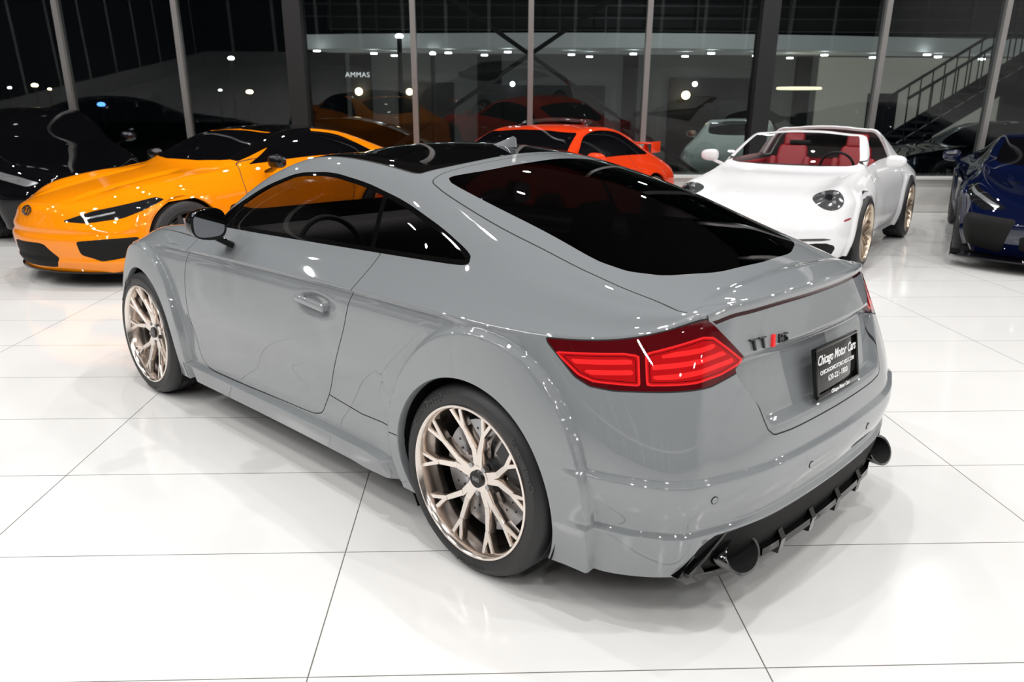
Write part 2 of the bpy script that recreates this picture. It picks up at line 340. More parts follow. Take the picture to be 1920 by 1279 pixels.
# ------------------------------------------------------------------ wheels
def wheel(parent,loc,side,R,Rr,hw,style,rimm,letter=False):
    b=MBd(); e=Rr
    pr=[(e-.004,hw-.014),(e+.004,hw-.004),(e+.018,hw),(e+(R-e)*.55,hw-.001),(R-.014,hw-.012),(R-.004,hw-.026),(R,hw-.045)]
    for g in(.55,.0,-.55):
        y=(hw-.03)*g; pr+=[(R,y+.006),(R-.007,y+.004),(R-.007,y-.004),(R,y-.006)]
    pr+=[(R,-hw+.045),(R-.012,-hw+.012),(e+.02,-hw),(e-.004,-hw+.014)]
    lathe(b,pr,96); w=b.obj('wheel',[RUB],parent,ang=.5,loc=loc,rot=(0,0,0 if side>0 else math.pi))
    if letter and side>0:
        for s,a0,sz in(('Continental',math.radians(150),.030),('SportContact',math.radians(48),.030),('245/40 ZR18',math.radians(-92),.020)):
            tb=MBd(); v,f=textmesh(s,sz,.0006,1.05,0,1.15); rm=e+(R-e)*.50
            vv=[]
            for x,y,z in v: a=a0-x/rm; rr=rm+y; vv.append((rr*math.cos(a),hw+.0006+z,rr*math.sin(a)))
            tb.add(vv,f); tb.obj('tyre_lettering',[TLET],w,smooth=False)
    r=MBd()
    lathe(r,[(e+.004,hw-.006),(e+.002,hw+.001),(e-.005,hw+.002),(e-.011,hw-.006),(e-.014,hw-.02),(e-.02,hw-.05),(e-.026,hw-.10),(e-.026,-hw+.03),(e,-hw+.01)],96)
    yh=hw-.050; yr=hw-.018
    def arm(a0,r0,a1,r1,w0,w1,y0,y1,h0=.03,h1=.022):
        bar(r,(r0*math.cos(a0),y0,r0*math.sin(a0)),(r1*math.cos(a1),y1,r1*math.sin(a1)),w0,w1,h0,h1,(0,1,0),0,.72)
    if style=='Y5':
        for i in range(5):
            a=math.radians(72*i+18)
            for sg in(-1,1):
                am=a+sg*math.radians(7.5); an=a+sg*math.radians(15)
                yb=yh+.008+(yr-yh-.008)*.55
                arm(a+sg*math.radians(11),.028,am,.108,.036,.027,yh,yh+.006,.045,.036)
                arm(am,.100,an,.180,.027,.022,yh+.006,yb,.036,.030)
                arm(an,.174,a+sg*math.radians(12.5),e-.012,.019,.015,yb,yr,.030,.024)
                arm(an,.174,a+sg*math.radians(23),e-.012,.019,.015,yb,yr,.030,.024)
            cyl(r,(.050*math.cos(a+.628),yh-.004,.050*math.sin(a+.628)),.009,.02,'y',12,1)
        cyl(r,(0,yh-.02,0),.046,.045,'y',32)
    else:
        n={'multi':20,'ten':10,'five':5}[style]
        for i in range(n):
            a=2*math.pi*i/n; wd=.018 if n==20 else(.026 if n==10 else .05)
            arm(a,.03,a+(.06 if i%2 else -.06)*(n>5),e-.012,wd*1.2,wd,yh,yr,.03,.02)
        cyl(r,(0,yh-.02,0),.055,.05,'y',24)
    r.obj('wheel_rim',[rimm,DISC],w,ang=.5)
    c=MBd(); cyl(c,(0,yh+.004,0),.029,.012,'y',32)
    cc=c.obj('centre_cap',[RIMK if style=='Y5' else rimm],w)
    if letter and side>0:
        v,f=textmesh('BBS',.020,.0006,1,0,1); tb=MBd(); tb.add([(-x,yh+.0108+z,y) for x,y,z in v],f); tb.obj('cap_lettering',[DISC],cc,smooth=False)
    k=MBd(); yd=hw-.105
    rd=min(.190,e-.055); lathe(k,[(rd,yd+.012),(rd,yd-.012),(.07,yd-.012),(.07,yd+.012)],64,0,True); cyl(k,(0,yd+.02,0),.072,.03,'y',32,1)
    if letter:
        for i in range(18):
            for q in range(3):
                a=2*math.pi*i/18+q*.12; rr=.105+.027*q; cyl(k,(rr*math.cos(a),yd+.0125,rr*math.sin(a)),.0045,.001,'y',8,1)
    k.obj('brake_disc',[DISC,CAL],w,ang=.5)
    q=MBd(); v=[];f=[];nn=12
    a0=math.radians(150 if side>0 else -30)
    for i in range(nn+1):
        a=a0-.5+1.0*i/nn
        for rr,yy in((rd-.07,yd+.035),(rd+.018,yd+.035),(rd+.022,yd-.05),(rd-.07,yd-.05)): v.append((rr*math.cos(a),yy,rr*math.sin(a)))
    for i in range(nn):
        for j in range(4): f.append((4*i+j,4*i+(j+1)%4,4*i+4+(j+1)%4,4*i+4+j))
    f+=[(0,1,2,3),tuple(4*nn+j for j in(3,2,1,0))]; q.add(v,f); q.obj('brake_caliper',[CAL],w,ang=.5)
    bk=MBd(); cyl(bk,(0,-hw+.03,0),e-.03,.01,'y',48); bk.obj('brake_backing_plate',[MB_],w)
    return w
def mirror(parent,x,y,z,sg,m,arm_in=.12,sc=1.0,dy=.118,ax=0,az_=-.085):
    b=MBd(); bm=bmesh.new(); bmesh.ops.create_uvsphere(bm,u_segments=32,v_segments=20,radius=1)
    v=[];bm.verts.index_update()
    for p in bm.verts:
        q=p.co.copy(); q=Vector([math.copysign(abs(c)**.75,c) for c in q])
        if q.x<-.25: q.x=-.25
        v.append((q.x*.085*sc,q.y*dy*sc*sg,q.z*.070*sc*(1-.12*q.y)))
    f=[[w.index for w in g.verts] for g in bm.faces]; bm.free()
    if sg<0: f=[g[::-1] for g in f]
    b.add(v,f)
    bar(b,(ax,-.035*sg,-.035),(ax-.01,-(.05+arm_in)*sg,az_),.06,.08,.025,.03,(0,0,1))
    o=b.obj('door_mirror',[m],parent,loc=(x,y*sg,z),ang=.7)
    g=MBd(); v=[(-.0225*sc,dy*.85*sc*math.copysign(abs(math.cos(t))**.6,math.cos(t)),.056*sc*math.copysign(abs(math.sin(t))**.6,math.sin(t))) for t in np.linspace(0,2*math.pi,33)[:-1]]
    g.add(v,[list(range(32))[::-1]]); g.obj('mirror_glass',[MIRR],o,smooth=False)
    return o
def seat(parent,x,y,z,m,name='seat'):
    b=MBd(); R=Matrix.Translation((x-.22,y,z+.10))@Matrix.Rotation(-.33,4,'Y')
    rbox(b,(0,0,0),(.5,.5,.16),.06,0,Matrix.Translation((x,y,z)))
    rbox(b,(0,0,.30),(.12,.46,.62),.055,0,R,taper=.72)
    for s in(-1,1): rbox(b,(.05,.2*s,.22),(.12,.09,.45),.04,0,R,taper=.9); rbox(b,(x+.03,y+.22*s,z+.07),(.44,.09,.1),.04)
    rbox(b,(.0,0,.66),(.09,.24,.18),.04,0,R)
    return b.obj(name,[m],parent,ang=.8)
def steering(parent,x,y,z):
    b=MBd(); M=Matrix.Translation((x,y,z))@Matrix.Rotation(.35,4,'Y'); n=32;v=[];f=[]
    for i in range(n):
        a=2*math.pi*i/n
        for j in range(8):
            c=2*math.pi*j/8; rr=.175+.014*math.cos(c); v.append((.014*math.sin(c),rr*math.cos(a),rr*math.sin(a)))
    for i in range(n):
        for j in range(8): f.append((i*8+j,((i+1)%n)*8+j,((i+1)%n)*8+(j+1)%8,i*8+(j+1)%8))
    b.add(v,f,0,M)
    for a in(0,math.pi,-math.pi/2): bar(b,M@Vector((0,0,0)),M@Vector((0,.17*math.cos(a),.17*math.sin(a))),.04,.025,.012,.012,(-1,0,0))
    b.obj('steering_wheel',[BLKL],parent)
# ================================================================== MAIN CAR
TTX,TTY,TTA=.4859,3.0349,math.atan2(.6951,-.7189)
tt=thing('car','glossy grey coupe with black roof and tinted windows on white tiles','car',(TTX,TTY,0),TTA)
RECESS=chk([(.435,.815),(.50,.775),(.435,.665),(.40,.605),(-.40,.605),(-.435,.665),(-.50,.775),(-.435,.815)],1,.1)
def tt_disp(V,dT):
    x,y,z=V.T; d=np.zeros(len(V))
    for xc,cx,a,b_ in((0,-.03,.435,.505),(2.505,2.505,.43,.475)):
        rho=np.hypot((x-cx)/a,(z-.33)/b_); d+=.030*S_((1.02-rho)/.026)*S_((y-.5)/.2)*S_((.93-z)/.07)
    mid=S_((x-.40)/.1)*S_((2.12-x)/.1)*S_((y-.6)/.1)
    d+=mid*(-.014*np.exp(-((z-.42)/.10)**2)+.030*S_((.272-z)/.012))
    d+=S_((x-.0)/.2)*S_((2.4-x)/.2)*S_((y-.6)/.1)*S_((dT)/.004)*(-.016*np.exp(-(dT/.035)**2))
    d+=.008*np.exp(-((z-.20-.5*(.60-x))/.04)**2)*S_((x-.40)/.05)*S_((.75-x)/.25)*S_((y-.6)/.1)*(z<.4)
    q=((x-.90)/.105)**2+((z-.765)/.036)**2; d-=.014*np.exp(-q**1.5)*S_((y-.7)/.05)
    rr=S_((-.36-x)/.14)*(z<.8); d+=rr*(.014*S_((.505-z)/.008)*S_((z-.34)/.13)+.014*S_((.345-z)/.008))
    k=(x<-.6)&(z<.87)&(z>.55)
    if k.any(): d[k]-=.028*S_(-psdf(np.c_[y[k],z[k]],RECESS)/.012+.2)*S_((z[k]-.60)/.03)
    d+=.012*np.exp(-(dT/.010)**2)*S_((-.54-x)/.06)*(z>.85)
    return d
TT=dict(st=[
(2.98,3.22,(.70,.70),(.60,.71),(.40,.715),.72),
(2.80,2.98,(.80,.765),(.66,.80),(.42,.79),.79),
(2.50,2.60,(.862,.815),(.72,.875),(.48,.865),.87),
(2.15,2.25,(.865,.832),(.745,.91),(.54,.925),.945),
(1.90,2.03,(.862,.838),(.765,.928),(.64,1.0),1.0),
(1.70,1.78,(.86,.842),(.768,.938),(.622,1.13),1.135),
(1.45,1.50,(.858,.845),(.768,.946),(.592,1.235),1.265),
(1.15,1.17,(.858,.848),(.766,.955),(.575,1.282),1.335),
(.85,.86,(.86,.851),(.763,.965),(.572,1.272),1.343),
(.55,.55,(.868,.855),(.760,.975),(.582,1.222),1.318),
(.30,.27,(.876,.858),(.757,.982),(.598,1.15),1.268),
(.05,0,(.878,.86),(.752,.978),(.612,1.085),1.192),
(-.17,-.24,(.853,.862),(.742,.955),(.618,1.025),1.092),
(-.36,-.45,(.788,.868),(.70,.93),(.598,.975),1.012),
(-.50,-.60,(.69,.888),(.62,.925),(.51,.952),.978),
(-.608,-.705,(.556,.93),(.46,.944),(.32,.954),.962)],
M=[(3.16,.68),(2.95,.80),(2.5,.875),(2.15,.885),(1.9,.882),(1.7,.88),(1.45,.878),(1.15,.878),(.85,.88),(.55,.885),(.3,.89),(.05,.893),(-.19,.888),(-.43,.858),(-.60,.80),(-.715,.70)],
Mf=[(3.375,0),(3.36,.25),(3.28,.5)],Mr=[(-.82,0),(-.812,.25),(-.782,.50)],
gu=[.5,.6,.65,.65,.58,.45],wu=[.5]*6,ins=[.10,.08,.05,.05,.045,.05],zb=[.17,.17,.175,.175,.20,.20],zm=[.48,.5,.5,.5,.5,.5],sm=1,smr=.016,sb=-.002,disp=tt_disp)
S=surface(TT,.0068)
for xc in(0,2.505):
    region(S,lambda W,xc=xc:np.hypot(W[:,0]-xc,W[:,2]-.33)-.352,[0],-1,lambda W,xc=xc:(np.abs(W[:,0]-xc)<.45)&(W[:,1]>.5)&(W[:,2]<.75))
S.F=S.F[S.L>=0];S.L=S.L[S.L>=0]
WIN=chk([(2.02,.955),(1.86,.952),(1.4,.962),(1.0,.972),(.5,.985),(.20,.993),(.160,1.0),(.175,1.03),(.36,1.095),(.60,1.165),(.85,1.212),(1.10,1.238),(1.35,1.222),(1.58,1.15),(1.80,1.045)],2,.17)
fw=lambda W:(W[:,1]>.5)&(W[:,2]>.9)&(W[:,0]>.05)&(W[:,0]<2.1)
region(S,pfn('xz',WIN),[1],2,fw); region(S,pfn('xz',WIN),[2],3,fw,off=-.016)
gline(S,'xz',[(.74,1.30),(.675,1.0),(.66,.9)],[3],2,fw,w=.013)
gline(S,'xz',[(1.74,1.2),(1.74,.9)],[3],2,fw,w=.010)
WS=chk([(2.05,-.2),(2.05,.2),(1.985,.5),(1.90,.63),(1.84,.645),(1.62,.60),(1.44,.565),(1.40,.545),(1.41,.2),(1.41,-.2)],2,.2)
region(S,pfn('xy',WS),[1],4,lambda W:(W[:,6]>4)&(W[:,0]>1.3)&(W[:,0]<2.2))
RP=chk([(1.385,-.2),(1.385,.2),(1.38,.53),(1.365,.552),(1.0,.560),(.66,.560),(.615,.545),(.56,.30),(.545,0),(.545,-.2)],2,.16)
outline(S,pfn('xy',RP),[1],9,5,lambda W:(W[:,6]>3.8)&(W[:,0]>.5)&(W[:,0]<1.5),w=.003)
RG=chk([(.42,-.2),(.42,.15),(.45,.36),(.515,.51),(.47,.535),(.1,.548),(-.22,.553),(-.32,.52),(-.40,.44),(-.475,.25),(-.495,0),(-.495,-.2)],2,.14)
region(S,pfn('xy',RG),[1],6,lambda W:(W[:,6]>3.5)&(W[:,0]>-.6)&(W[:,0]<.55))
HT=chk([(.51,-.2),(.51,.2),(.555,.48),(.548,.565),(.45,.585),(.1,.615),(-.2,.62),(-.36,.605),(-.50,.575),(-.64,.545),(-.9,.54),(-.9,-.2)],2,.15)
outline(S,pfn('xy',HT),[1],9,7,lambda W:(W[:,6]>2.3)&(W[:,0]<.6))
# rear lamp
azr=('az',-.1,-1,.72)
LP=np.array([(1.372,.846),(1.255,.760),(1.20,.740),(1.12,.735),(.80,.748),(.70,.770),(.632,.797),(.70,.850),(.785,.912),(.82,.928),(.85,1.0),(1.2,1.0),(1.38,.9)])*[.72,1]; LPc=chk(LP,1,.05)
flr=lambda W:(W[:,0]<-.15)&(W[:,2]>.68)
lampf=lambda W:np.maximum(psdf(coords(W,azr),LPc),.007-W[:,7])
outline(S,lampf,[0],9,10,flr,w=.002)
EL=[([(1.342,.822),(1.245,.766),(1.19,.752),(1.036,.752),(1.048,.832),(1.1,.836)],.795),([(1.030,.838),(1.018,.754),(.86,.761),(.76,.773),(.652,.799),(.72,.840),(.785,.876),(.83,.880)],.805)]
for e0,zm_ in EL:
    e=chk(np.array(e0)*[.72,1],1,.05); pe=pfn(azr,e)
    region(S,pe,[10],12,flr); region(S,pe,[12],11,flr,off=-.0045); region(S,pe,[11],10,flr,off=-.0085)
    region(S,pe,[10],11,flr,off=-.0105)
    st_=lambda W,pe=pe,zm_=zm_:np.maximum(pe(W)+.016,np.abs(np.mod(W[:,2]-zm_+.15*(W[:,1]-.6),.026)-.013)-.0062)
    region(S,st_,[11],12,flr)
region(S,lambda W:np.maximum(np.abs(W[:,7]-.022)-.0055,W[:,1]-.53),[0],13,lambda W:(W[:,0]<-.55)&(W[:,7]<.08))
HL=chk([(.62,1.1),(.535,.90),(.475,.80),(.425,.60),(.40,.578),(.3,.573),(-.2,.573),(-.2,1.1)],1,.1)
outline(S,pfn('yz',HL),[0,],9,8,lambda W:(W[:,0]<-.5)&(W[:,2]>.5))
DF=chk([(-.2,.325),(.62,.325),(.67,.29),(.70,.22),(.74,.1),(-.2,.1)],1,.1)
region(S,pfn('yz',DF),[0],14,lambda W:(W[:,0]<-.45)&(W[:,2]<.42))
DR=chk([(1.99,1.0),(1.985,.83),(2.02,.70),(2.005,.50),(1.94,.30),(1.88,.268),(1.5,.27),(.98,.285),(.90,.31),(.83,.42),(.76,.56),(.70,.70),(.655,.86),(.60,1.02)],2,.15)
outline(S,pfn('xz',DR),[0,1],9,15,lambda W:(W[:,1]>.6)&(W[:,0]>.5)&(W[:,0]<2.15))
gline(S,'xz',[(.845,.405),(.62,.385),(.30,.395)],[0],9,lambda W:(W[:,1]>.6)&(W[:,0]<1.0))
gline(S,'xy',[(2.0,.80),(2.2,.78),(2.6,.74),(2.9,.66)],[1],9,lambda W:(W[:,6]<3)&(W[:,0]>1.9))
region(S,pfn('xz',chk([(3.02,.70),(3.13,.69),(3.13,.66),(3.02,.67)],1)),[0],16,lambda W:(W[:,1]>.3)&(W[:,0]>2.8))
extract(S,'body_shell',{0:0,1:0,9:1},[P_GREY,GAP],0,tt)
extract(S,'rear_hatch',{7:0,8:0},[P_GREY],0,tt)
rp=extract(S,'roof_panel',{5:0},[GB],0,tt); rp['label']='gloss black roof panel'
extract(S,'windshield',{4:0},[G_CLR],0,tt); extract(S,'rear_window',{6:0},[G_REAR],0,tt)
tb=extract(S,'brake_light',{13:0},[DRED],0,tt)
extract(S,'rear_diffuser',{14:0},[MB_],0,tt)
extract(S,'headliner',{5:0,1:0},[MB_],0,tt,off=-.02)
for sd in(1,-1):
    extract(S,'window_trim',{2:0},[GB],sd,tt); extract(S,'side_window',{3:0},[G_SIDE],sd,tt)
    lo=extract(S,'tail_light',{10:0},[TRED],sd,tt); lo['label']='smoked red tail light'
    extract(S,'light_element',{11:0,12:1},[TRED2,TRED3],sd,lo)
    dr=extract(S,'door',{15:0},[P_GREY],sd,tt); extract(S,'side_marker',{16:0},[ORL],sd,tt)
    b=MBd(); 
    Mh=Matrix.Translation((.905,.874*sd,.768))@Matrix.Rotation(math.radians(-4),4,'Y')
    rbox(b,(0,.012*sd,0),(.20,.022,.030),.010,0,Mh,4); rbox(b,(.085,-.004*sd,0),(.03,.03,.026),.008,0,Mh); rbox(b,(-.085,-.004*sd,0),(.03,.03,.026),.008,0,Mh)
    b.obj('door_handle',[P_GREY],dr,ang=.8)
    mirror(tt,1.55,.958,1.012,sd,GB,.10,.95,.084,.10,-.10)
    for wx in(0,2.505): wheel(tt,(wx,.790*sd,.327),sd,.327,.258,.115,'Y5',RIM,True)
arch_lips(S,[(0,.33,.352,.58),(2.505,.33,.352,.58)],[0],P_GREY,tt)
# interior
b=MBd(); 
for s in(-1,1): box(b,(.85,.70*s,.58),(2.4,.02,.56))
box(b,(.85,0,.30),(2.4,1.4,.02)); box(b,(-.30,0,.60),(.02,1.4,.6)); box(b,(-.05,0,.86),(.5,1.38,.02)); rbox(b,(1.80,0,.79),(.35,1.38,.28),.08)
b.obj('cabin_interior',[BLKL],tt)
for s in(-1,1): seat(tt,.95,.36*s,.28,BLKL)
steering(tt,1.52,.36,.82)
# antenna fin
b=MBd(); v=[];f=[];n=10
for i in range(n+1):
    u=i/n; x=.83-.17*u; h=.052*(u**1.2)*(1 if u<.9 else 1-(u-.9)*2.5); w=.020*(math.sin(math.pi*min(1,u*1.05+.05))**.6 if u<.93 else .35)
    v+=[(x,-w,1.333),(x,-w*.35,1.333+h*.8),(x,0,1.333+h),(x,w*.35,1.333+h*.8),(x,w,1.333)]
for i in range(n):
    for j in range(4): f.append((5*i+j,5*i+j+1,5*i+6+j,5*i+5+j))
f.append((5*n+4,5*n+3,5*n+2,5*n+1,5*n)); b.add(v,f); b.obj('antenna_fin',[P_GREY],tt)
# diffuser blades, fins
ysr=np.linspace(0,.74,38); RXP=np.array([spt(S,y,.26)[0][0] for y in ysr]); RXP=np.convolve(np.r_[RXP[[2,1]],RXP,RXP[[-1,-1]]],np.ones(5)/5,'valid')
rx=lambda y:float(np.interp(abs(y),ysr,RXP))
b=MBd()
for z0,o1,hh,ym in((.328,.016,.018,.70),(.196,.008,.034,.41)):
    ys=np.linspace(-ym,ym,61); v=[];f=[]
    for y in ys:
        x=rx(y); zz=z0-(.12*max(0,(abs(y)-.58)/.12) if z0>.3 else 0)
        v+=[(x+.05,y,zz-hh/2),(x-o1,y,zz-hh*.35),(x-o1,y,zz+hh*.35),(x+.05,y,zz+hh/2)]
    for i in range(len(ys)-1):
        for j in range(4): f.append((4*i+j,4*i+(j+1)%4,4*i+4+(j+1)%4,4*i+4+j))
    f+=[(0,1,2,3),tuple(4*(len(ys)-1)+j for j in(3,2,1,0))]; b.add(v,f)
for y in(-.30,-.10,.10,.30):
    x=rx(y); q=[(x+.004,.235),(x-.012,.205),(x-.004,.155),(x+.10,.150),(x+.06,.235)]
    v=[(a,y-.014,c) for a,c in q]+[(a,y+.014,c) for a,c in q]; b.add(v,[(0,1,2,3,4),(9,8,7,6,5)]+[(i,i+5,(i+1)%5+5,(i+1)%5) for i in range(5)])
for s in(-1,1):
    q=[(rx(.68)-.006,.68*s,.27),(rx(.72)-.004,.72*s,.20),(rx(.68)+.01,.68*s,.165),(rx(.44)+.0,.44*s,.160),(rx(.44)+.0,.44*s,.180),(rx(.64)+.0,.63*s,.195)]
    v=q+[(a+.06,b_,c) for a,b_,c in q]; f=[tuple(range(6)),tuple(range(11,5,-1))]+[(i,(i+1)%6,(i+1)%6+6,i+6) for i in range(6)]
    b.add(v,f if s>0 else [g[::-1] for g in f])
b.obj('diffuser_trim',[GB],tt,smooth=False)
for s in(-1,1):
    b=MBd(); n=48; rings=[(0.12,.078,.038),(-.0,.084,.045),(-.062,.090,.050),(-.070,.088,.048),(-.068,.079,.040),(-.02,.074,.035),(.06,.070,.030)]
    v=[];f=[]
    for dx,a,c in rings:
        for i in range(n):
            t=2*math.pi*i/n; sl=.0 if dx>-.05 else .030*math.sin(t)
            if abs(dx+.02)<1e-6: sl=.02*math.sin(t)
            v.append((-.716+dx+sl,(.528+a*math.cos(t))*s,.240+c*math.sin(t)))
    for r in range(len(rings)-1):
        ff=[]
        for i in range(n):
            q=(r*n+i,r*n+(i+1)%n,(r+1)*n+(i+1)%n,(r+1)*n+i); ff.append(q if s<0 else q[::-1])
        f.append(ff)
    cap=[tuple(6*n+i for i in range(n))]
    o0=len(b.v)
    for p_ in v: b.v.append(tuple(p_))
    for k in range(6):
        for q in f[k]: b.f.append(q); b.m.append(0 if k<2 else (2 if k<4 else 1))
    for q in cap: b.f.append(q); b.m.append(1)
    b.obj('exhaust_tip',[EXH,MB_,DCHR],tt,ang=.7)
# plate
M=Matrix.Translation((-.786,.006,.708))@Matrix.Rotation(.168,4,'Y')@Matrix(((0,0,-1,0),(-1,0,0,0),(0,1,0,0),(0,0,0,1)))
b=MBd(); rbox(b,(0,0,-.006),(.312,.160,.014),.006,0,M,2); rbox(b,(0,0,.001),(.318,.018,.012),.004,0,M@Matrix.Translation((0,-.074,0)),2)
rbox(b,(0,0,.001),(.318,.012,.012),.004,0,M@Matrix.Translation((0,.076,0)),2)
for s in(-1,1): rbox(b,(.154*s,0,.001),(.010,.164,.012),.004,0,M,2)
pl=b.obj('license_plate',[GB],tt,ang=.5); pl['label']='black dealer plate with white script lettering'
for s,sz,yy,sh,sx in(('Chicago Motor Cars',.042,.036,.4,.82),('CHICAGOMOTORCARS.COM',.0185,-.004,0,1.05),('630-221-1800',.025,-.031,0,1.05),('Chicago Motor Cars',.0175,-.074,.4,.95)):
    b=MBd(); v,f=textmesh(s,sz,.0006,1,sh,sx,.0006 if sz>.03 else .0003); b.add([(p[0],p[1]+yy,p[2]+(.0022 if yy>-.06 else .0082)) for p in v],f,0,M)
    b.obj('plate_lettering',[WHT],pl,smooth=False)
# badge
p,nn=spt(S,.335,.836); M=frame(p,nn,.002)
b=MBd()
v,f=textmesh('TT',.050,.005,1.35,0,1.05,.0002); b.add([(p_[0]-.052,p_[1],p_[2]) for p_ in v],f,0,M); b.obj('model_badge',[DCHR],tt,smooth=False)
b=MBd(); b.add([(.004,-.018,-.004),(.014,-.018,-.004),(.026,.018,-.004),(.016,.018,-.004),(.004,-.018,.006),(.014,-.018,.006),(.026,.018,.006),(.016,.018,.006)],[(4,5,6,7),(0,3,2,1),(0,1,5,4),(1,2,6,5),(2,3,7,6),(3,0,4,7)],0,M); b.obj('red_badge',[TRED3],tt,smooth=False)
b=MBd(); v,f=textmesh('RS',.038,.005,1.1,.25,1.1,.0002); b.add([(p_[0]+.060,p_[1],p_[2]) for p_ in v],f,0,M); b.obj('model_badge',[DCHR],tt,smooth=False)
for y,z in((.66,.45),(.22,.44),(-.22,.44),(-.66,.45)):
    p,nn=spt(S,y,z); M=frame(p,nn,-.0045); b=MBd(); cyl(b,(0,0,0),.012,.012,'z',20,1,None,M); cyl(b,(0,0,.0006),.0098,.012,'z',20,0,None,M); b.obj('parking_sensor',[P_GREY,GAP],tt)
del S
# ================================================================== BACKGROUND CARS
def bgcar(sp,paint,loc,ang,label,ds=.022,wb=2.45,wr=(.35,.35),wy=(.80,.80),Rr=.25,style='ten',rim=RIMK,glass=G_DARK,win=None,ws=None,rg=None,feats=(),door=None,mir=None,mirm=None,interior=None,cutroof=None,roof=None,roof2=None,hoop=None,group=None,hw=.125):
    o=thing('car',label,'car',(loc[0],loc[1],0),ang,group)
    S=surface(sp,ds)
    ar=[(0,wr[0]+.005,wr[0]+.035,.55),(wb,wr[1]+.005,wr[1]+.03,.55)]
    for xc,zc,R,_ in ar: region(S,lambda W:np.hypot(W[:,0]-xc,W[:,2]-zc)-R,[0],-1,lambda W:(np.abs(W[:,0]-xc)<.5)&(W[:,1]>.45))
    if cutroof: region(S,pfn('xl',[(a,b_*.15) for a,b_ in cutroof]),[1],-1,lambda W:W[:,6]>1.8)
    k=S.L>=0;S.F=S.F[k];S.L=S.L[k]
    sc=lambda p:chk([(a,b_*.15) for a,b_ in p],2,.15)
    if win is not None: region(S,pfn('xl',sc(win)),[1],3,lambda W:(W[:,6]>1.9)&(W[:,6]<4.2))
    if ws is not None: region(S,pfn('xl',sc(ws)),[1],4,lambda W:(W[:,6]>3.9)&(W[:,0]>1))
    if rg is not None: region(S,pfn('xl',sc(rg)),[1],6,lambda W:(W[:,6]>2.2)&(W[:,0]<1))
    if roof is not None: region(S,pfn('xl',sc(roof)),[1],5,lambda W:(W[:,6]>3.9))
    if roof2 is not None: region(S,pfn('xl',sc(roof2)),[1],5,lambda W:(W[:,6]>2.8))
    if hoop is not None: region(S,pfn('xl',[(a,b_*.15) for a,b_ in hoop]),[1,6],19,lambda W:(W[:,6]>1.9)&(W[:,0]<1))
    parts={}
    for i,(nm,kind,poly,flt,m,labs,two) in enumerate(feats):
        region(S,(pfn(kind,poly) if not callable(poly) else poly),labs,20+i,flt); parts[20+i]=(nm,m,two)
    if door is not None: outline(S,pfn('xz',chk(door,2,.15)),[0,1],9,15,lambda W:(W[:,1]>.5),w=.004)
    extract(S,'body_shell',{0:0,1:0,9:1},[paint,GAP],0,o)
    extract(S,'windshield',{4:0},[glass if interior is None else G_CLR],0,o); extract(S,'rear_window',{6:0},[glass],0,o); extract(S,'roof_panel',{5:0},[GB],0,o)
    if hoop is not None:
        extract(S,'roll_hoop',{19:0},[paint],0,o,off=.010)
        m=(np.abs(S.V0[:,0]-.47)<ds*.75)&(S.lam0>2.2); P=S.V0[m];Nn=S.N0[m];lm=S.lam0[m]; od=np.argsort(lm); P=P[od];Nn=Nn[od];lm=lm[od]
        bins=np.linspace(lm[0],lm[-1],26); idx=[int(np.argmin(abs(lm-q))) for q in bins]; P=P[idx];Nn=Nn[idx]
        P=np.concatenate([P,(P*[1,-1,1])[::-1][1:]]);Nn=np.concatenate([Nn,(Nn*[1,-1,1])[::-1][1:]]); b=MBd(); v=[];f=[]
        for p_,q_ in zip(P,Nn):
            a_=np.array([0,q_[1],q_[2]]); a_/=np.linalg.norm(a_)
            for dx,o_ in((.46,.012),(.50,.010),(.51,0),(.50,-.025),(.46,-.03)): v.append((dx,p_[1]+a_[1]*o_,p_[2]+a_[2]*o_))
        for i in range(len(P)-1):
            for j in range(4): f.append((5*i+j,5*i+j+1,5*i+6+j,5*i+5+j))
        b.add(v,f); b.obj('roll_hoop_edge',[paint],o,ang=.9)
    for sd in(1,-1):
        extract(S,'side_window',{3:0},[glass],sd,o); extract(S,'door',{15:0},[paint],sd,o)
        for k,(nm,m,two) in parts.items():
            if two: extract(S,nm,{k:0},[m],sd,o)
        if mir: mirror(o,*mir,sd,mirm or paint,.12,.92,.105)
        for j,wx in enumerate((0,wb)): wheel(o,(wx,wy[j]*sd,wr[j]),sd,wr[j],Rr,hw,style,rim)
    for k,(nm,m,two) in parts.items():
        if not two: extract(S,nm,{k:0},[m],0,o)
    arch_lips(S,ar,[0],paint,o)
    return o,S
BCO=dict(gu=[.5,.55,.6,.6,.55,.5],wu=[.5]*6,ins=[.10,.08,.06,.06,.08,.12],zb=[.14,.14,.19,.19,.22,.24],zm=[.42,.44,.45,.45,.46,.46],sm=25,smr=.10)
def fl911(V,dT):
    x,y,z=V.T; return .022*sum(S_((1.05-np.hypot((x-c)/.44,(z-.36)/.46))/.12) for c in(0,2.45))*S_((y-.5)/.2)*S_((.80-z)/.1)+.010*np.exp(-((y-.66)/.13)**2-((x-3.0)/.22)**2)*S_((z-.55)/.1)
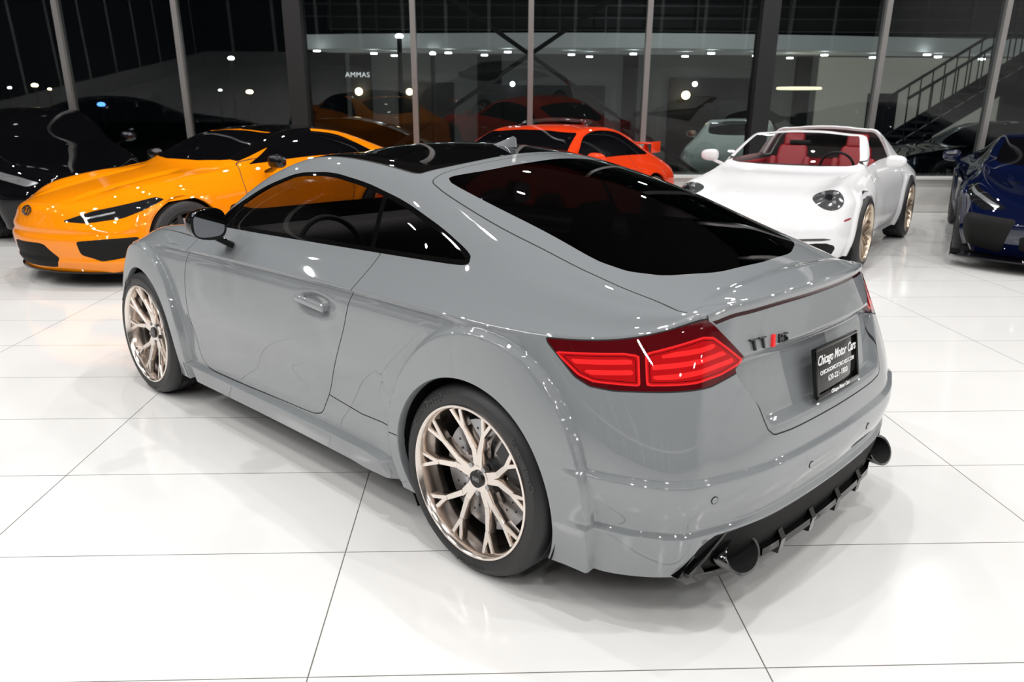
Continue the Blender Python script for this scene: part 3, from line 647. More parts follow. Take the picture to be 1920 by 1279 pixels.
N911=dict(BCO,disp=fl911,st=[
(3.20,3.40,(.68,.56),(.54,.59),(.34,.60),.59),(3.02,3.15,(.81,.65),(.68,.72),(.42,.685),.68),(2.60,2.66,(.88,.68),(.71,.82),(.44,.78),.775),
(2.20,2.32,(.885,.69),(.715,.865),(.52,.85),.848),(1.90,2.05,(.875,.70),(.74,.90),(.68,.905),.895),(1.60,1.77,(.868,.71),(.745,.915),(.67,1.04),1.065),
(1.25,1.38,(.865,.72),(.745,.925),(.60,1.205),1.245),(.80,.85,(.868,.73),(.745,.93),(.56,1.258),1.300),(.35,.35,(.885,.74),(.755,.93),(.55,1.225),1.272),
(-.05,-.1,(.905,.75),(.76,.92),(.54,1.115),1.165),(-.45,-.5,(.90,.74),(.74,.88),(.50,.98),1.005),(-.75,-.82,(.83,.72),(.66,.80),(.42,.85),.865),(-.93,-1.03,(.66,.66),(.52,.68),(.35,.69),.69)],
M=[(3.29,.70),(3.07,.83),(2.6,.885),(2.2,.89),(1.9,.878),(1.6,.875),(1.25,.872),(.8,.878),(.35,.895),(-.05,.915),(-.45,.905),(-.78,.85),(-.98,.70)],Mf=[(3.48,0),(3.46,.25),(3.39,.5)],Mr=[(-1.06,0),(-1.05,.25),(-1.02,.5)])
W911=[(1.80,2.2),(1.66,2.8),(1.36,3.75),(.9,3.85),(.4,3.75),(.05,3.2),(-.18,2.5),(-.05,2.2)]
WS911=[(1.88,4.2),(1.92,5),(1.98,6),(2.0,7.3),(1.37,7.3),(1.36,6),(1.33,5),(1.31,4.3)]
RG911=[(.25,4.5),(.30,7.3),(-.45,7.3),(-.42,5.8),(-.3,4.6)]
DR911=[(1.83,1.0),(1.87,.80),(1.88,.5),(1.80,.27),(.80,.26),(.62,.34),(.45,.6),(.38,.8),(.40,1.0)]
HC=np.array([3.04,.665,.70]); HD=np.array([.80,.22,.56]); HD=HD/np.linalg.norm(HD)
def hl(r): 
    def f(W):
        d=W[:,:3]-HC; t=d@HD; return np.linalg.norm(d-t[:,None]*HD,axis=1)-r
    return f
fh=lambda W:(W[:,0]>2.6)&(W[:,1]>.4)&(W[:,2]>.5)
HLR=('headlight_rim',None,hl(.136),fh,GAP,[0,1],True)
def HLf(k): return ('headlight',None,hl(.131),fh,LENSC,[0,1,k],True)
INT911=('air_intake','yz',chk([(.38,.17),(.74,.17),(.80,.30),(.72,.345),(.42,.30)],1),lambda W:W[:,0]>2.8,MB_,[0],True)
INT911C=('lower_grille','yz',chk([(-.2,.17),(.30,.17),(.34,.27),(-.2,.27)],1),lambda W:W[:,0]>2.8,MB_,[0],False)
DRL=('light_bar','yz',chk([(.46,.37),(.76,.385),(.77,.36),(.46,.345)],1),lambda W:W[:,0]>2.8,LENS,[0],True)
SMK=('side_marker','xz',chk([(2.92,.545),(3.06,.53),(3.06,.51),(2.92,.525)],1),lambda W:(W[:,0]>2.7)&(W[:,1]>.5),REDL,[0],True)
HA=math.atan2(-.834,-.551)
tg,S=bgcar(N911,P_WHITE,(3.98,10.31),HA,'white open-top sports car with red leather interior and round headlights',ds=.014,style='multi',rim=RIMG,Rr=.275,wy=(.82,.80),
   cutroof=[(1.31,3.95),(1.62,3.1),(1.84,2.25),(.66,2.25),(.48,3.9),(.48,7.4),(1.31,7.4)],rg=[(-.02,2.8),(-.02,7.3),(-.50,7.3),(-.45,5.8),(-.34,4.2),(-.2,3.2)],hoop=[(.66,2.0),(.49,3.9),(.49,7.5),(.26,7.5),(.24,3.9),(.05,2.0)],
   ws=[(1.86,4.3),(1.92,5),(1.98,6),(2.0,7.3),(1.40,7.3),(1.39,6),(1.375,5),(1.36,4.5)],feats=[INT911,INT911C,DRL,SMK,HLR,HLf(24)],door=DR911,mir=(1.66,.98,.98),interior=1)
def headlamp_inner(o,S):
    i=np.argmin(np.linalg.norm(np.cross(S.V0-HC,HD),axis=1)+(S.V0[:,0]<2.8)*9); p=S.V0[i];n=HD
    for s in(-1,1):
        M=frame((p[0],p[1]*s,p[2]),(n[0],n[1]*s,n[2]),.0); b=MBd()
        for a,c in((-.05,-.045),(.05,-.045),(-.05,.045),(.05,.045)): cyl(b,(a,c,-.004),.016,.02,'z',16,1,None,M)
        cyl(b,(0,0,-.002),.034,.024,'z',24,0,None,M); b.obj('headlight_lamp',[LENS,LENSW],o)
headlamp_inner(tg,S)
for s in(-1,1): seat(tg,.92,.36*s,.40,REDL)
b=MBd(); rbox(b,(1.72,0,.80),(.40,1.36,.22),.08,0); 
b.obj('dashboard',[BLKL],tg); steering(tg,1.42,.36,.88)
b=MBd(); box(b,(.9,0,.32),(2.0,1.44,.02)); box(b,(.35,0,.76),(.3,1.36,.3))
for s in(-1,1): rbox(b,(1.1,.70*s,.62),(1.5,.05,.56),.02)
b.obj('cabin_trim',[REDL],tg)
b=MBd(); rbox(b,(1.62,0,1.14),(.03,.22,.055),.02); b.obj('rear_view_mirror',[MB_],tg)
# red-orange winged coupe
oc,S=bgcar(N911,P_RED,(.95,10.40),HA,'red-orange sports coupe with a rear wing parked by the windows',ds=.02,style='ten',win=W911,ws=WS911,rg=RG911,feats=[INT911,INT911C,DRL,HLR,HLf(23)],door=DR911,mir=(1.66,.98,.98),wy=(.82,.80))
b=MBd()
v=[];f=[];ys=np.linspace(-.55,.55,21)
for y in ys:
    for u,z in((-.14,.006),(-.05,.022),(.07,.012),(.12,0),(.05,-.004),(-.06,-.004)): v.append((-.76+u*.8,y,1.04+z))
for i in range(20):
    for j in range(6): f.append((6*i+j,6*i+(j+1)%6,6*i+6+(j+1)%6,6*i+6+j))
f+=[(0,1,2,3,4,5),tuple(120+j for j in(5,4,3,2,1,0))]; b.add(v,f)
for s in(-1,1): rbox(b,(-.77,.56*s,1.00),(.26,.015,.14),.006); bar(b,(-.58,.42*s,.86),(-.76,.42*s,1.04),.03,.03,.12,.12,(0,0,1),0,.9)
b.obj('rear_wing',[P_RED],oc)
# orange coupe
def flsup(V,dT):
    x,y,z=V.T; d=.03*sum(S_((1.05-np.hypot((x-c)/.45,(z-.36)/.44))/.14) for c in(0,2.47))*S_((y-.5)/.2)*S_((.86-z)/.1)
    d+=.03*np.exp(-((y-.52)/.12)**2)*S_((x-1.9)/.5)*S_((3.1-x)/.4)*S_((z-.7)/.06)
    d+=-.018*np.exp(-((y-.30)/.045)**2)*S_((x-2.0)/.3)*S_((3.25-x)/.3)*S_((z-.64)/.05)
    d+=.020*S_((x-2.75)/.2)*S_((.262-z)/.03)-.018*S_((x-2.8)/.2)*np.exp(-((z-.46)/.03)**2)
    return d
SUP=dict(BCO,disp=flsup,sm=18,smr=.08,st=[
(3.02,3.36,(.66,.58),(.50,.625),(.30,.655),.665),(2.85,3.06,(.79,.65),(.61,.735),(.36,.74),.745),(2.50,2.64,(.865,.69),(.69,.83),(.42,.825),.83),
(2.10,2.24,(.872,.72),(.70,.875),(.46,.885),.90),(1.75,1.92,(.868,.74),(.72,.915),(.59,.945),.965),(1.45,1.62,(.865,.75),(.72,.935),(.61,1.07),1.10),
(1.10,1.22,(.86,.76),(.715,.95),(.56,1.205),1.24),(.65,.66,(.865,.78),(.72,.965),(.53,1.25),1.288),(.20,.20,(.88,.80),(.725,.97),(.52,1.20),1.255),
(-.2,-.2,(.90,.82),(.73,.965),(.52,1.10),1.14),(-.52,-.56,(.875,.84),(.70,.95),(.49,1.01),1.03),(-.73,-.82,(.76,.86),(.60,.94),(.42,.975),.985),(-.85,-.97,(.58,.88),(.45,.93),(.3,.955),.96)],
M=[(3.12,.74),(2.93,.83),(2.5,.875),(2.1,.875),(1.75,.872),(1.45,.868),(1.1,.865),(.65,.868),(.2,.885),(-.2,.905),(-.55,.89),(-.78,.80),(-.90,.64)],Mf=[(3.42,0),(3.38,.25),(3.28,.5)],Mr=[(-.98,0),(-.97,.2),(-.94,.42)])
azf=('az',2.0,1,1.1)
def az(pts): return chk([(math.atan2(y,x-2.0)*1.1,z) for x,y,z in pts],2,.08)
fs=lambda W:(W[:,0]>2.45)&(W[:,1]>.2)
SUPF=[('headlight',azf,az([(3.24,.36,.560),(3.10,.54,.640),(2.88,.74,.700),(2.70,.82,.74),(2.64,.86,.72),(2.82,.82,.640),(2.98,.75,.580),(3.16,.54,.545)]),fs,LENS,[0,1],True),
 ('air_intake',azf,az([(3.22,.50,.405),(3.06,.74,.430),(2.90,.85,.43),(2.97,.82,.27),(3.14,.66,.235),(3.22,.52,.29)]),lambda W:(W[:,0]>2.5)&(W[:,1]>.2),MB_,[0],True),
 ('front_grille','yz',chk([(-.2,.17),(.28,.17),(.34,.25),(.22,.38),(-.2,.38)],1,.1),lambda W:W[:,0]>2.9,MB_,[0],False),
 ('side_vent','xz',chk([(2.02,.60),(1.86,.64),(1.84,.50),(1.98,.44)],1),lambda W:W[:,1]>.6,MB_,[0],True),
 ('side_skirt','xz',np.array([(.4,.1),(2.1,.1),(2.1,.21),(.4,.23)]),lambda W:W[:,1]>.6,GB,[0],True),
 ('headlight_lamp',azf,az([(3.14,.50,.588),(3.05,.60,.615),(2.98,.67,.635),(2.98,.675,.622),(3.05,.61,.602),(3.13,.51,.576)]),fs,LENSW,[20],True)]
HS=math.atan2(-.83,-.56)
WSUP=[(1.66,2.2),(1.5,2.9),(1.2,3.75),(.7,3.85),(.3,3.7),(.05,3.1),(-.1,2.5),(.05,2.25)]
WSS=[(1.72,4.2),(1.78,5),(1.86,6),(1.88,7.3),(1.20,7.3),(1.19,6),(1.17,5),(1.15,4.3)]
DSUP=[(1.72,1.0),(1.80,.80),(1.80,.5),(1.70,.27),(.70,.26),(.52,.34),(.40,.6),(.42,.8),(.45,1.0)]
so,S=bgcar(SUP,P_ORANGE,(-2.20,9.62),HS,'bright orange sports coupe with black roof and dark headlights',ds=.014,wb=2.47,wr=(.345,.345),style='five',rim=RIMK,Rr=.255,win=WSUP,ws=WSS,rg=[(.15,4.4),(.18,7.3),(-.5,7.3),(-.47,5.8),(-.35,4.6)],roof=[(1.13,4.1),(1.175,7.3),(.22,7.3),(.20,4.2)],roof2=[(1.70,3.4),(1.74,4.6),(1.1,4.8),(.62,4.8),(.70,3.3)],feats=SUPF,door=DSUP,mir=(1.50,.98,.98),mirm=GB,wy=(.80,.79))
p,nn=spt(S,0,.635,False); b=MBd(); M=frame(p,nn,.004)
for ra,rb,ox in((.070,.046,0),(.026,.044,0),(.050,.016,.024)):
    n=28;v=[];f=[]
    for i in range(n):
        a=2*math.pi*i/n
        for dx,k in((0,1.0),(.008,.9),(0,.76)): v.append((ra*k*math.cos(a),ox+rb*k*math.sin(a),dx))
    for i in range(n):
        for j in range(2): f.append((3*i+j,((i+1)%n)*3+j,((i+1)%n)*3+j+1,3*i+j+1))
    b.add(v,f,0,M)
b.obj('front_emblem',[RIMK],so,ang=1.2)
b=MBd(); ys=np.linspace(-.80,.80,31); v=[];f=[]
for y in ys:
    x=3.36-.38*(abs(y)/.80)**2.3
    v+=[(x-.2,y,.125),(x,y,.125),(x,y,.138),(x-.2,y,.145)]
for i in range(30):
    for j in range(4): f.append((4*i+j,4*i+(j+1)%4,4*i+4+(j+1)%4,4*i+4+j))
b.add(v,f); b.obj('front_splitter',[GB],so,ang=.5)
# dark blue mid-engine car
def flc8(V,dT):
    x,y,z=V.T; return .02*sum(S_((1.05-np.hypot((x-c)/.44,(z-.36)/.44))/.10) for c in(0,2.72))*S_((y-.5)/.2)*S_((.82-z)/.1)
C8=dict(BCO,disp=flc8,sm=6,smr=.05,st=[
(3.42,3.74,(.76,.57),(.55,.60),(.30,.60),.60),(3.20,3.36,(.88,.655),(.70,.735),(.4,.68),.675),(2.75,2.85,(.94,.70),(.77,.835),(.45,.755),.745),(2.35,2.50,(.94,.71),(.77,.865),(.5,.82),.81),
(2.0,2.2,(.925,.72),(.76,.885),(.63,.89),.885),(1.7,1.9,(.92,.73),(.76,.90),(.63,1.01),1.03),(1.3,1.45,(.92,.74),(.765,.915),(.56,1.165),1.195),(.85,.87,(.925,.75),(.77,.925),(.52,1.20),1.235),
(.3,.3,(.94,.77),(.78,.93),(.5,1.12),1.17),(-.2,-.2,(.95,.80),(.80,.92),(.5,1.02),1.06),(-.6,-.62,(.91,.84),(.74,.90),(.45,.95),.96),(-.8,-.86,(.80,.86),(.6,.89),(.4,.905),.905),(-.88,-.95,(.65,.86),(.5,.88),(.3,.885),.885)],
M=[(3.50,.82),(3.25,.90),(2.75,.95),(2.35,.95),(2.0,.935),(1.7,.93),(1.3,.93),(.85,.935),(.3,.945),(-.2,.955),(-.6,.935),(-.84,.86),(-.93,.70)],Mf=[(3.81,0),(3.78,.3),(3.68,.58)],Mr=[(-.98,0),(-.97,.25),(-.95,.5)])
def az8(pts): return chk([(math.atan2(y,x-2.4)*1.1,z) for x,y,z in pts],2,.06)
az8k=('az',2.4,1,1.1)
f8=lambda W:(W[:,0]>2.7)&(W[:,1]>.2)
C8F=[('headlight',az8k,az8([(3.54,.54,.585),(3.35,.72,.69),(3.0,.85,.785),(2.92,.89,.75),(3.2,.88,.64),(3.44,.74,.55)]),f8,LENS,[0,1],True),
 ('air_intake',az8k,az8([(3.66,.46,.50),(3.36,.86,.52),(3.24,.91,.42),(3.32,.89,.22),(3.62,.56,.17)]),f8,MB_,[0],True),
 ('front_grille','yz',chk([(-.2,.18),(.42,.18),(.44,.38),(-.2,.40)],1),lambda W:W[:,0]>3.2,MB_,[0],False),
 ('headlight_lamp',az8k,az8([(3.50,.60,.600),(3.30,.76,.680),(3.02,.86,.750),(3.02,.865,.730),(3.30,.78,.655),(3.48,.64,.580)]),f8,LENSW,[20],True)]
H8=math.atan2(-.893,-.45)
c8,S=bgcar(C8,P_BLUE,(6.82,10.70),H8,'dark blue sports car with black front splitter beside the windows',ds=.018,wb=2.72,wr=(.35,.34),style='ten',Rr=.26,win=[(1.9,2.2),(1.75,2.8),(1.42,3.75),(.9,3.85),(.5,3.6),(.3,2.8),(.5,2.2)],ws=[(1.98,4.2),(2.06,5),(2.15,6),(2.17,7.3),(1.45,7.3),(1.43,6),(1.40,5),(1.37,4.3)],feats=C8F,mir=(1.72,1.06,.98),wy=(.84,.83),door=[(1.93,1.0),(1.95,.80),(1.95,.5),(1.85,.27),(1.0,.26),(.75,.34),(.65,.6),(.6,1.0)])
b=MBd(); ys=np.linspace(-.98,.98,41); v=[];f=[]
for y in ys:
    x=3.90-.40*(abs(y)/.98)**2.6
    v+=[(x-.3,y,.11),(x,y,.11),(x,y,.125),(x-.3,y,.13)]
for i in range(40):
    for j in range(4): f.append((4*i+j,4*i+(j+1)%4,4*i+4+(j+1)%4,4*i+4+j))
b.add(v,f)
for s in(-1,1): rbox(b,(3.48,.985*s,.165),(.16,.012,.12),.004)
b.obj('front_splitter',[GB],c8,ang=.5)
# black car far left
SUV=dict(SUP); SUV['st']=[(a,b_,(c[0],c[1]*1.12),(d[0],d[1]*1.12),(e[0],e[1]*1.12),f_*1.12) for a,b_,c,d,e,f_ in SUP['st']]; SUV['disp']=None; SUV['sm']=10; SUV['zm']=[.5]*6
bka=math.atan2(-.78,.62)
bk,S=bgcar(SUV,P_BLACK,(-4.75-3.42*.62,9.1+3.42*.78),bka,'glossy black car with slatted chrome grille in the dark corner',ds=.022,wb=2.47,wr=(.35,.35),style='ten',glass=P_BLACK,win=WSUP,ws=WSS,rg=[(.15,4.4),(.18,7.3),(-.5,7.3),(-.47,5.8),(-.35,4.6)],feats=[('headlight',azf,az([(3.22,.40,.66),(3.05,.56,.72),(2.83,.74,.78),(2.80,.78,.75),(2.95,.76,.69),(3.16,.52,.62)]),fs,LENSW,[0,1],True)],mir=(1.50,.98,1.08),door=DSUP,wy=(.78,.77))
b=MBd()
for i in range(17):
    y=-.36+.045*i; bar(b,(3.445-.12*abs(y)**1.5,y,.38),(3.425-.14*abs(y)**1.5,y,.66),.008,.008,.02,.02,(1,0,0))
b.obj('front_grille',[DISC],bk)
# reflected cars, modelled as solid cars beyond the glass
for loc,a,p,lb in(((4.0,15.0),HA+3.4,P_SILVER,'silver-grey sports car modelling a reflection in the glass'),((1.2,16.6),HA+.2,P_DRED,'dark red sports car modelling a reflection in the glass'),((9.5,14.8),math.pi+.12,P_BLACK,'black sports car modelling a reflection in the glass'),((-2.3,15.2),math.pi,P_BLACK,'black sports car modelling a reflection in the glass')):
    bgcar(N911,p,loc,a,lb,ds=.04,style='five',win=W911,ws=WS911,rg=RG911,mir=(1.66,.98,.98))
# ================================================================== ROOM
def plane(name,pts,m,kind='structure'):
    me=D.meshes.new(name); me.from_pydata(pts,[],[tuple(range(len(pts)))]); me.materials.append(m); me.update(); o=link(D.objects.new(name,me)); o['kind']=kind; return o
def nodes_for(m):
    m.use_nodes=True; nt=m.node_tree; Lk=nt.links.new
    def nd(t,**k):
        n=nt.nodes.new(t)
        for a,b_ in k.items(): setattr(n,a,b_)
        return n
    def mth(op,a,b=None):
        n=nd('ShaderNodeMath',operation=op)
        for i,q in enumerate((a,b)):
            if q is None: continue
            if isinstance(q,(int,float)): n.inputs[i].default_value=q
            else: Lk(q,n.inputs[i])
        return n.outputs[0]
    def dist(o,per): 
        f=mth('FRACT',mth('ADD',mth('DIVIDE',o,per),100.5)); return mth('MULTIPLY',mth('ABSOLUTE',mth('SUBTRACT',f,.5)),per)
    return nt,nt.nodes['Principled BSDF'],Lk,nd,mth,dist
fm=D.materials.new('white_floor_tiles'); nt,B,Lk,nd,mth,dist=nodes_for(fm)
ge=nd('ShaderNodeNewGeometry'); mp=nd('ShaderNodeMapping',vector_type='TEXTURE'); mp.inputs['Location'].default_value=(-.577,2.507,0); mp.inputs['Rotation'].default_value=(0,0,.040)
Lk(ge.outputs['Position'],mp.inputs['Vector']); sx=nd('ShaderNodeSeparateXYZ'); Lk(mp.outputs[0],sx.inputs[0])
dmin=mth('MINIMUM',dist(sx.outputs[0],1.265),dist(sx.outputs[1],.645)); ln=mth('LESS_THAN',dmin,.0020)
no=nd('ShaderNodeTexNoise'); no.inputs['Scale'].default_value=1.3; no.inputs['Detail'].default_value=5; Lk(ge.outputs['Position'],no.inputs['Vector'])
cr=nd('ShaderNodeValToRGB'); cr.color_ramp.elements[0].color=(.77,.765,.755,1); cr.color_ramp.elements[1].color=(.86,.855,.845,1); Lk(no.outputs[0],cr.inputs[0])
mx=nd('ShaderNodeMix',data_type='RGBA'); Lk(ln,mx.inputs[0]); Lk(cr.outputs[0],mx.inputs[6]); mx.inputs[7].default_value=(.17,.165,.15,1); Lk(mx.outputs[2],B.inputs['Base Color'])
rr=nd('ShaderNodeMapRange'); rr.inputs[3].default_value=.06; rr.inputs[4].default_value=.14; Lk(no.outputs[0],rr.inputs[0]); Lk(rr.outputs[0],B.inputs['Roughness'])
def panelmat(name,dark):
    wm=D.materials.new(name); nt,B,Lk,nd,mth,dist=nodes_for(wm)
    ge=nd('ShaderNodeNewGeometry'); sx=nd('ShaderNodeSeparateXYZ'); Lk(ge.outputs['Position'],sx.inputs[0])
    l1=mth('LESS_THAN',dist(mth('ADD',sx.outputs[0],sx.outputs[1]),1.66),.06); l2=mth('LESS_THAN',sx.outputs[2],.5); l3=mth('LESS_THAN',mth('ABSOLUTE',mth('SUBTRACT',sx.outputs[2],3.0)),.12)
    mx=nd('ShaderNodeMix',data_type='RGBA'); Lk(mth('MAXIMUM',mth('MAXIMUM',l1,l2),l3),mx.inputs[0]); mx.inputs[6].default_value=dark; mx.inputs[7].default_value=(.5,.5,.49,1); Lk(mx.outputs[2],B.inputs['Base Color']); B.inputs['Roughness'].default_value=.5; return wm
wm=panelmat('wall_dark_panels',(.02,.02,.022,1)); wl=panelmat('wall_light_panels',(.62,.62,.61,1))
X0,X1,Y0,Y1,H=-12,14,-9,12.2,6.0
plane('floor',[(X0,Y0,0),(X1,Y0,0),(X1,Y1,0),(X0,Y1,0)],fm)
CEIL=mat('ceiling_dark',(.02,.02,.021),.8); KNEE=mat('knee_wall_white',(.62,.61,.59),.5); ALU=mat('mullion_aluminium',(.30,.29,.285),.35,.6); BLK=mat('column_black',(.008,.008,.009),.5)
plane('ceiling',[(X0,Y0,H),(X0,Y1,H),(X1,Y1,H),(X1,Y0,H)],CEIL)
plane('wall_back',[(X0,Y0,0),(X0,Y0,H),(X1,Y0,H),(X1,Y0,0)],wm)
plane('wall_left',[(X0,Y0,0),(X0,Y1,0),(X0,Y1,H),(X0,Y0,H)],wm)
plane('wall_right',[(X1,Y0,0),(X1,Y0,H),(X1,Y1,H),(X1,Y1,0)],wl)
b=MBd(); box(b,((X0+X1)/2,Y1+.12,.25),(X1-X0,.22,.5)); box(b,((X0+X1)/2,Y1+.08,.51),(X1-X0,.34,.03)); o=b.obj('wall_front',[KNEE],smooth=False); o['kind']='structure'
WG=glassmat('window_glass',(.60,.64,.64),.028)
SH=Matrix(((1,0,0,0),(0,1,-.07,.035),(0,0,1,0),(0,0,0,1)))
cols={-2,2,-6,6}
ti=1
for i in range(-7,9):
    x=.24+1.66*i
    if not X0<x<X1: continue
    b=MBd()
    if i in cols: box(b,(x,Y1+.10,H/2+.25),(.24,.30,H-.5),0,SH); m=BLK
    else: box(b,(x,Y1+.12,H/2+.25),(.075,.14,H-.5),0,SH); m=ALU
    o=b.obj('trim_%d'%ti,[m],smooth=False); o['kind']='structure'; ti+=1
    b=MBd(); box(b,(x-.83,Y1+.12,H/2+.26),(1.58,.008,H-.52),0,SH); o=b.obj('window_%d'%ti,[WG],smooth=False); o['kind']='structure'
for s in(-1,1):
    b=MBd(); yy=Y1+.40+.06*s; p0=SH@Vector((.24-3.3*s,yy,2.22+.655*3.3)); p1=SH@Vector((.24+2.9*s,yy,2.22-.655*2.9))
    bar(b,p0,p1,.06,.06,.05,.05,(0,-1,0),0,.9); o=b.obj('brace_rod',[BLK]); tag(o,'black steel diagonal brace rod across the window bay','brace',group='diagonal window braces')
ASPH=mat('asphalt',(.012,.012,.013),.35,noise=8); g=plane('ground',[(-40,Y1+.3,-.02),(50,Y1+.3,-.02),(50,70,-.02),(-40,70,-.02)],ASPH)
GLOW_WALL=mat('reflected_wall_glow',(.085,.085,.083),.8,em=.055,emc=(.85,.85,.82,1)); GLOW_SOF=mat('reflected_soffit_glow',(.45,.46,.46),.7,em=.22,emc=(.93,.95,.92,1)); DKW=mat('dark_wall',(.02,.02,.022),.6)  # weak emission on wall and soffit stands in for the showroom reflection
LW=mat('lamp_white',(1,1,1),.5,em=18); LWm=mat('lamp_warm',(1,.8,.55),.5,em=18,emc=(1,.72,.42,1)); LB=mat('lamp_blue',(.1,.3,1),.5,em=6,emc=(.1,.3,1,1))
GLOW_WARM=mat('reflected_warm_wall_glow',(.3,.29,.27),.8,em=.28,emc=(1,.93,.8,1))  # own glow paints a lit wall reflected in the glass
b=MBd()  # reflected showroom interior, built as glowing geometry beyond the glass
box(b,(5.8,21.5,1.6),(20,.3,3.2),0)
n=24;v=[];f=[]
for i in range(n+1):
    x=-4.6+20*i/n; y=18.6-.9*math.sin(math.pi*min(1,i/n*1.4)) 
    v+=[(x,y,2.66),(x,y,2.95),(x,21.4,2.75)]
for i in range(n): f+=[(3*i,3*i+3,3*i+4,3*i+1),(3*i,3*i+2,3*i+5,3*i+3)]
b.add(v,f,1)
box(b,(5.8,19.6,4.6),(20,.3,2.9),2); 
for x,w in((-3.8,.5),(-.6,.6),(2.9,.35),(7.2,.35)): box(b,(x,21.2,1.4),(w,.2,2.6),2)
box(b,(1.0,21.3,1.0),(2.6,.1,2.0),2); box(b,(5.0,21.3,1.1),(2.2,.1,2.2),2); box(b,(-2.2,21.3,1.3),(1.4,.1,1.5),2)
box(b,(10.2,21.25,1.5),(5.2,.1,2.4),3); box(b,(12.6,21.1,1.2),(.9,.1,1.9),2); box(b,(9.2,21.1,1.0),(.7,.1,1.7),2)
o=b.obj('mirrored_room',[GLOW_WALL,GLOW_SOF,DKW,GLOW_WARM],smooth=False); tag(o,'modern grey pavilion with pale curved soffit standing in for the showroom reflected in the glass','reflection')
lp=MBd(); cyl(lp,(0,0,0),.075,.03,'z',16); base=None  # ceiling lamps reflected in the glass, modelled as discs beyond it
for i in range(22):
    x=-4.2+18.2*i/21+.3*math.sin(i*2.3); y=18.3+1.9*((i*7)%5)/5
    if base is None: base=lp.obj('mirrored_downlight',[LW]); o=base
    else: o=base.copy(); COL.objects.link(o)
    o.location=(x,y,2.60); tag(o,'small round white downlight modelling a ceiling lamp reflected in the glass','ceiling light',group='reflected ceiling lamps')
def lampball(x,y,z,m,r,lab,pole=False,nm='street_lamp'):
    e=thing(nm,lab,'lamp',(x,y,-.02)); b=MBd(); lathe(b,[(.001,r*.6),(r*.7,r*.45),(r,0),(r*.7,-r*.4),(.001,-r*.5)],16,0,False,Matrix.Translation((0,0,z))@Matrix.Rotation(math.pi/2,4,'X')); b.obj('lamp_head',[m],e)
    b=MBd(); cyl(b,(0,0,z/2),.05,z,'z',10); b.obj('pole',[DKW],e)
def px(u,v,Y):
    ux=(u-960)/1517.4;up=(640-v)/1517.4;fw=.9602+up*.2791;zz=-.2791+up*.9602;s=Y/fw; return ux*s,Y,1.5006+zz*s
for u,v,Y,m,r in((62,165,30,LWm,.12),(345,170,30,LWm,.12),(465,175,32,LWm,.14),(90,172,34,LWm,.08),(430,112,30,LW,.12),(15,170,33,LW,.08),(745,68,17.9,LW,.09),(808,100,18.0,LW,.07),(187,200,25,LB,.12),(410,172,30,LW,.07)):
    x,y,z=px(u,v,Y); lampball(x,y,z,m,r,'distant blue light on a thin pole' if m is LB else('warm glowing lamp on a dark pole at night' if m is LWm else 'white glowing lamp on a thin pole at night'))
for u,v,Y,m,r in((670,174,20.9,LWm,.09),(765,174,20.9,LWm,.08),(1283,177,20.9,LWm,.10),(958,158,20.9,LW,.06),(1300,156,20.9,LW,.06)):
    x,y,z=px(u,v,Y); b=MBd(); cyl(b,(0,0,0),r,.05,'y',20); o=b.obj('wall_lamp',[m],loc=(x,y,z)); tag(o,'small round glowing wall lamp on the pavilion','lamp',group='pavilion wall lamps')
x,y,z=px(1495,163,20); b=MBd(); lathe(b,[(.001,.03),(.5,.03),(.52,0),(.5,-.03),(.001,-.03)],32,0,False,Matrix.Rotation(math.pi/2,4,'X')); o=b.obj('pendant_lamp',[mat('pendant_glow',(1,.9,.75),.5,em=2.8,emc=(1,.85,.6,1))],loc=(x,y,z)); tag(o,'flat oval warm white pendant lamp','lamp')
v,f=textmesh('AMMAS',.17,.01,1.1); b=MBd(); x,y,z=px(668,143,21.0); b.add(v,f,0,Matrix.Translation((x,20.95,z))@Matrix.Rotation(math.pi/2,4,'X')); o=b.obj('sign_lettering',[mat('sign_glow',(1,1,1),.5,em=1.4)],smooth=False); tag(o,'small lit white sign lettering modelling a sign mirrored in the glass','sign')  # mirrored sign, modelled beyond the glass with its own glow
b=MBd(); xa,_,za=px(1690,225,17); xb,_,zb_=px(1900,90,17)  # reflected staircase, modelled as solid geometry beyond the glass
for yy in(16.9,17.9):
    bar(b,(xa,yy,za-.5),(xb+1.2,yy,zb_+.2),.26,.26,.05,.05,(0,-1,0),0,1)
    bar(b,(xa,yy,za+.45),(xb+1.2,yy,zb_+1.15),.05,.05,.05,.05,(0,-1,0),0,1)
for i in range(15):
    t=i/14; x=xa+(xb+1.2-xa)*t; z=za-.45+(zb_+.65-za)*t
    box(b,(x,17.4,z),(.28,1.0,.04))
    for yy in(16.9,17.9): box(b,(x,yy,z+.48),(.02,.02,.95))
o=b.obj('staircase',[DKW],smooth=False); tag(o,'black steel staircase with thin railings modelling a reflection in the glass','staircase')
b=MBd();  # reflected mezzanine railing, modelled beyond the glass
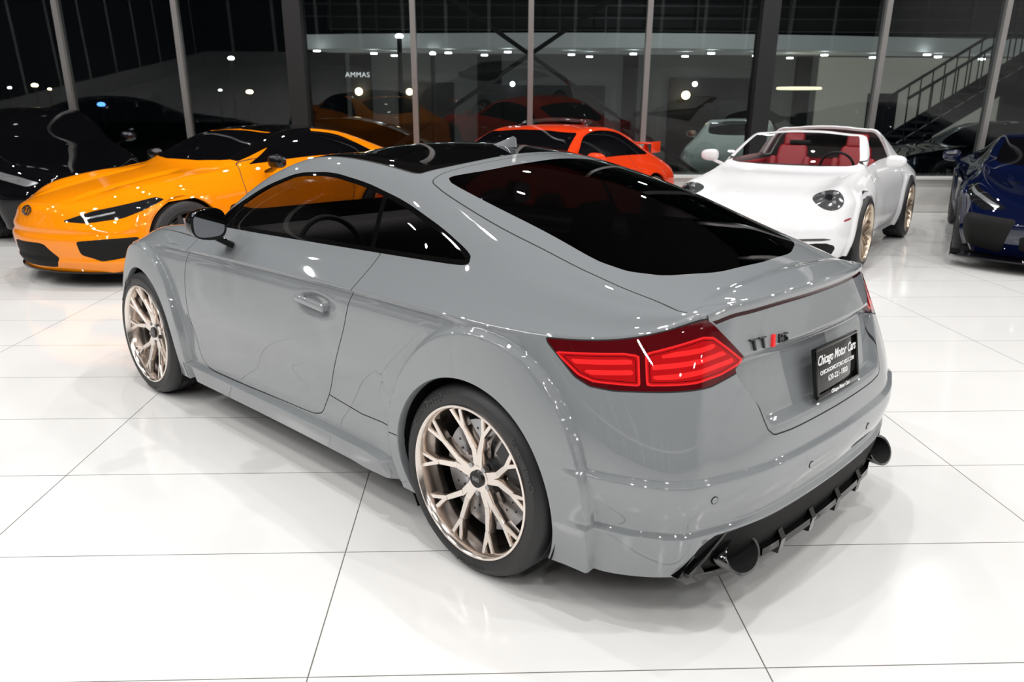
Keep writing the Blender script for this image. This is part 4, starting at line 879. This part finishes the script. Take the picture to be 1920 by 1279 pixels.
for zz in(3.35,3.6,3.85,4.1): box(b,(4,18.9,zz),(18,.03,.03))
for i in range(19): box(b,(-5+i,18.9,3.6),(.04,.04,1.1))
o=b.obj('balcony_railing',[mat('railing_grey',(.08,.08,.08),.5,.5)],smooth=False); tag(o,'thin horizontal metal balcony railing modelling the mezzanine reflected in the glass','railing')
# ================================================================== LIGHTS
for ix in range(-3,5):
    for iy in range(-2,4):
        ld=D.lights.new('ceiling_spot','AREA'); ld.shape='DISK'; ld.size=.14; ld.energy=53; ld.color=(1,.982,.96)
        lo=D.objects.new('ceiling_spot',ld); lo.location=(ix*2.9+.5*(iy%2),iy*3.1+1.4,H-.12); COL.objects.link(lo)
ld=D.lights.new('streak_softbox','AREA'); ld.shape='RECTANGLE'; ld.size=.25; ld.size_y=6; ld.energy=120; ld.color=(1,.99,.97)  # added softbox that lays a long streak along the roof rail
lo=D.objects.new('streak_softbox',ld); lo.location=(-5.5,1.0,H-.3); COL.objects.link(lo)
ld=D.lights.new('outside_fill','AREA'); ld.shape='DISK'; ld.size=.3; ld.energy=150; lo=D.objects.new('outside_fill',ld); lo.location=(3.6,14.6,4.6); COL.objects.link(lo)  # added fill that brightens the silver car beyond the glass
w=D.worlds.new('night'); SC.world=w; w.use_nodes=True; w.node_tree.nodes['Background'].inputs[0].default_value=(.002,.003,.004,1); w.node_tree.nodes['Background'].inputs[1].default_value=1
# ================================================================== CAMERA
cd=D.cameras.new('camera'); cam=D.objects.new('camera',cd); COL.objects.link(cam); SC.camera=cam
cd.sensor_width=36; cd.lens=1517.4/1920*36; cd.clip_start=.05
th,ro=.2829,.0062
F=Vector((0,math.cos(th),-math.sin(th)));R=Vector((1,0,0));U=R.cross(F)
R2=R*math.cos(ro)+U*math.sin(ro);U2=-R*math.sin(ro)+U*math.cos(ro)
m=Matrix((R2,U2,-F)).transposed().to_4x4(); m.translation=(0,0,1.5006); cam.matrix_world=m
cd.dof.use_dof=True; cd.dof.focus_distance=3.0; cd.dof.aperture_fstop=5.0
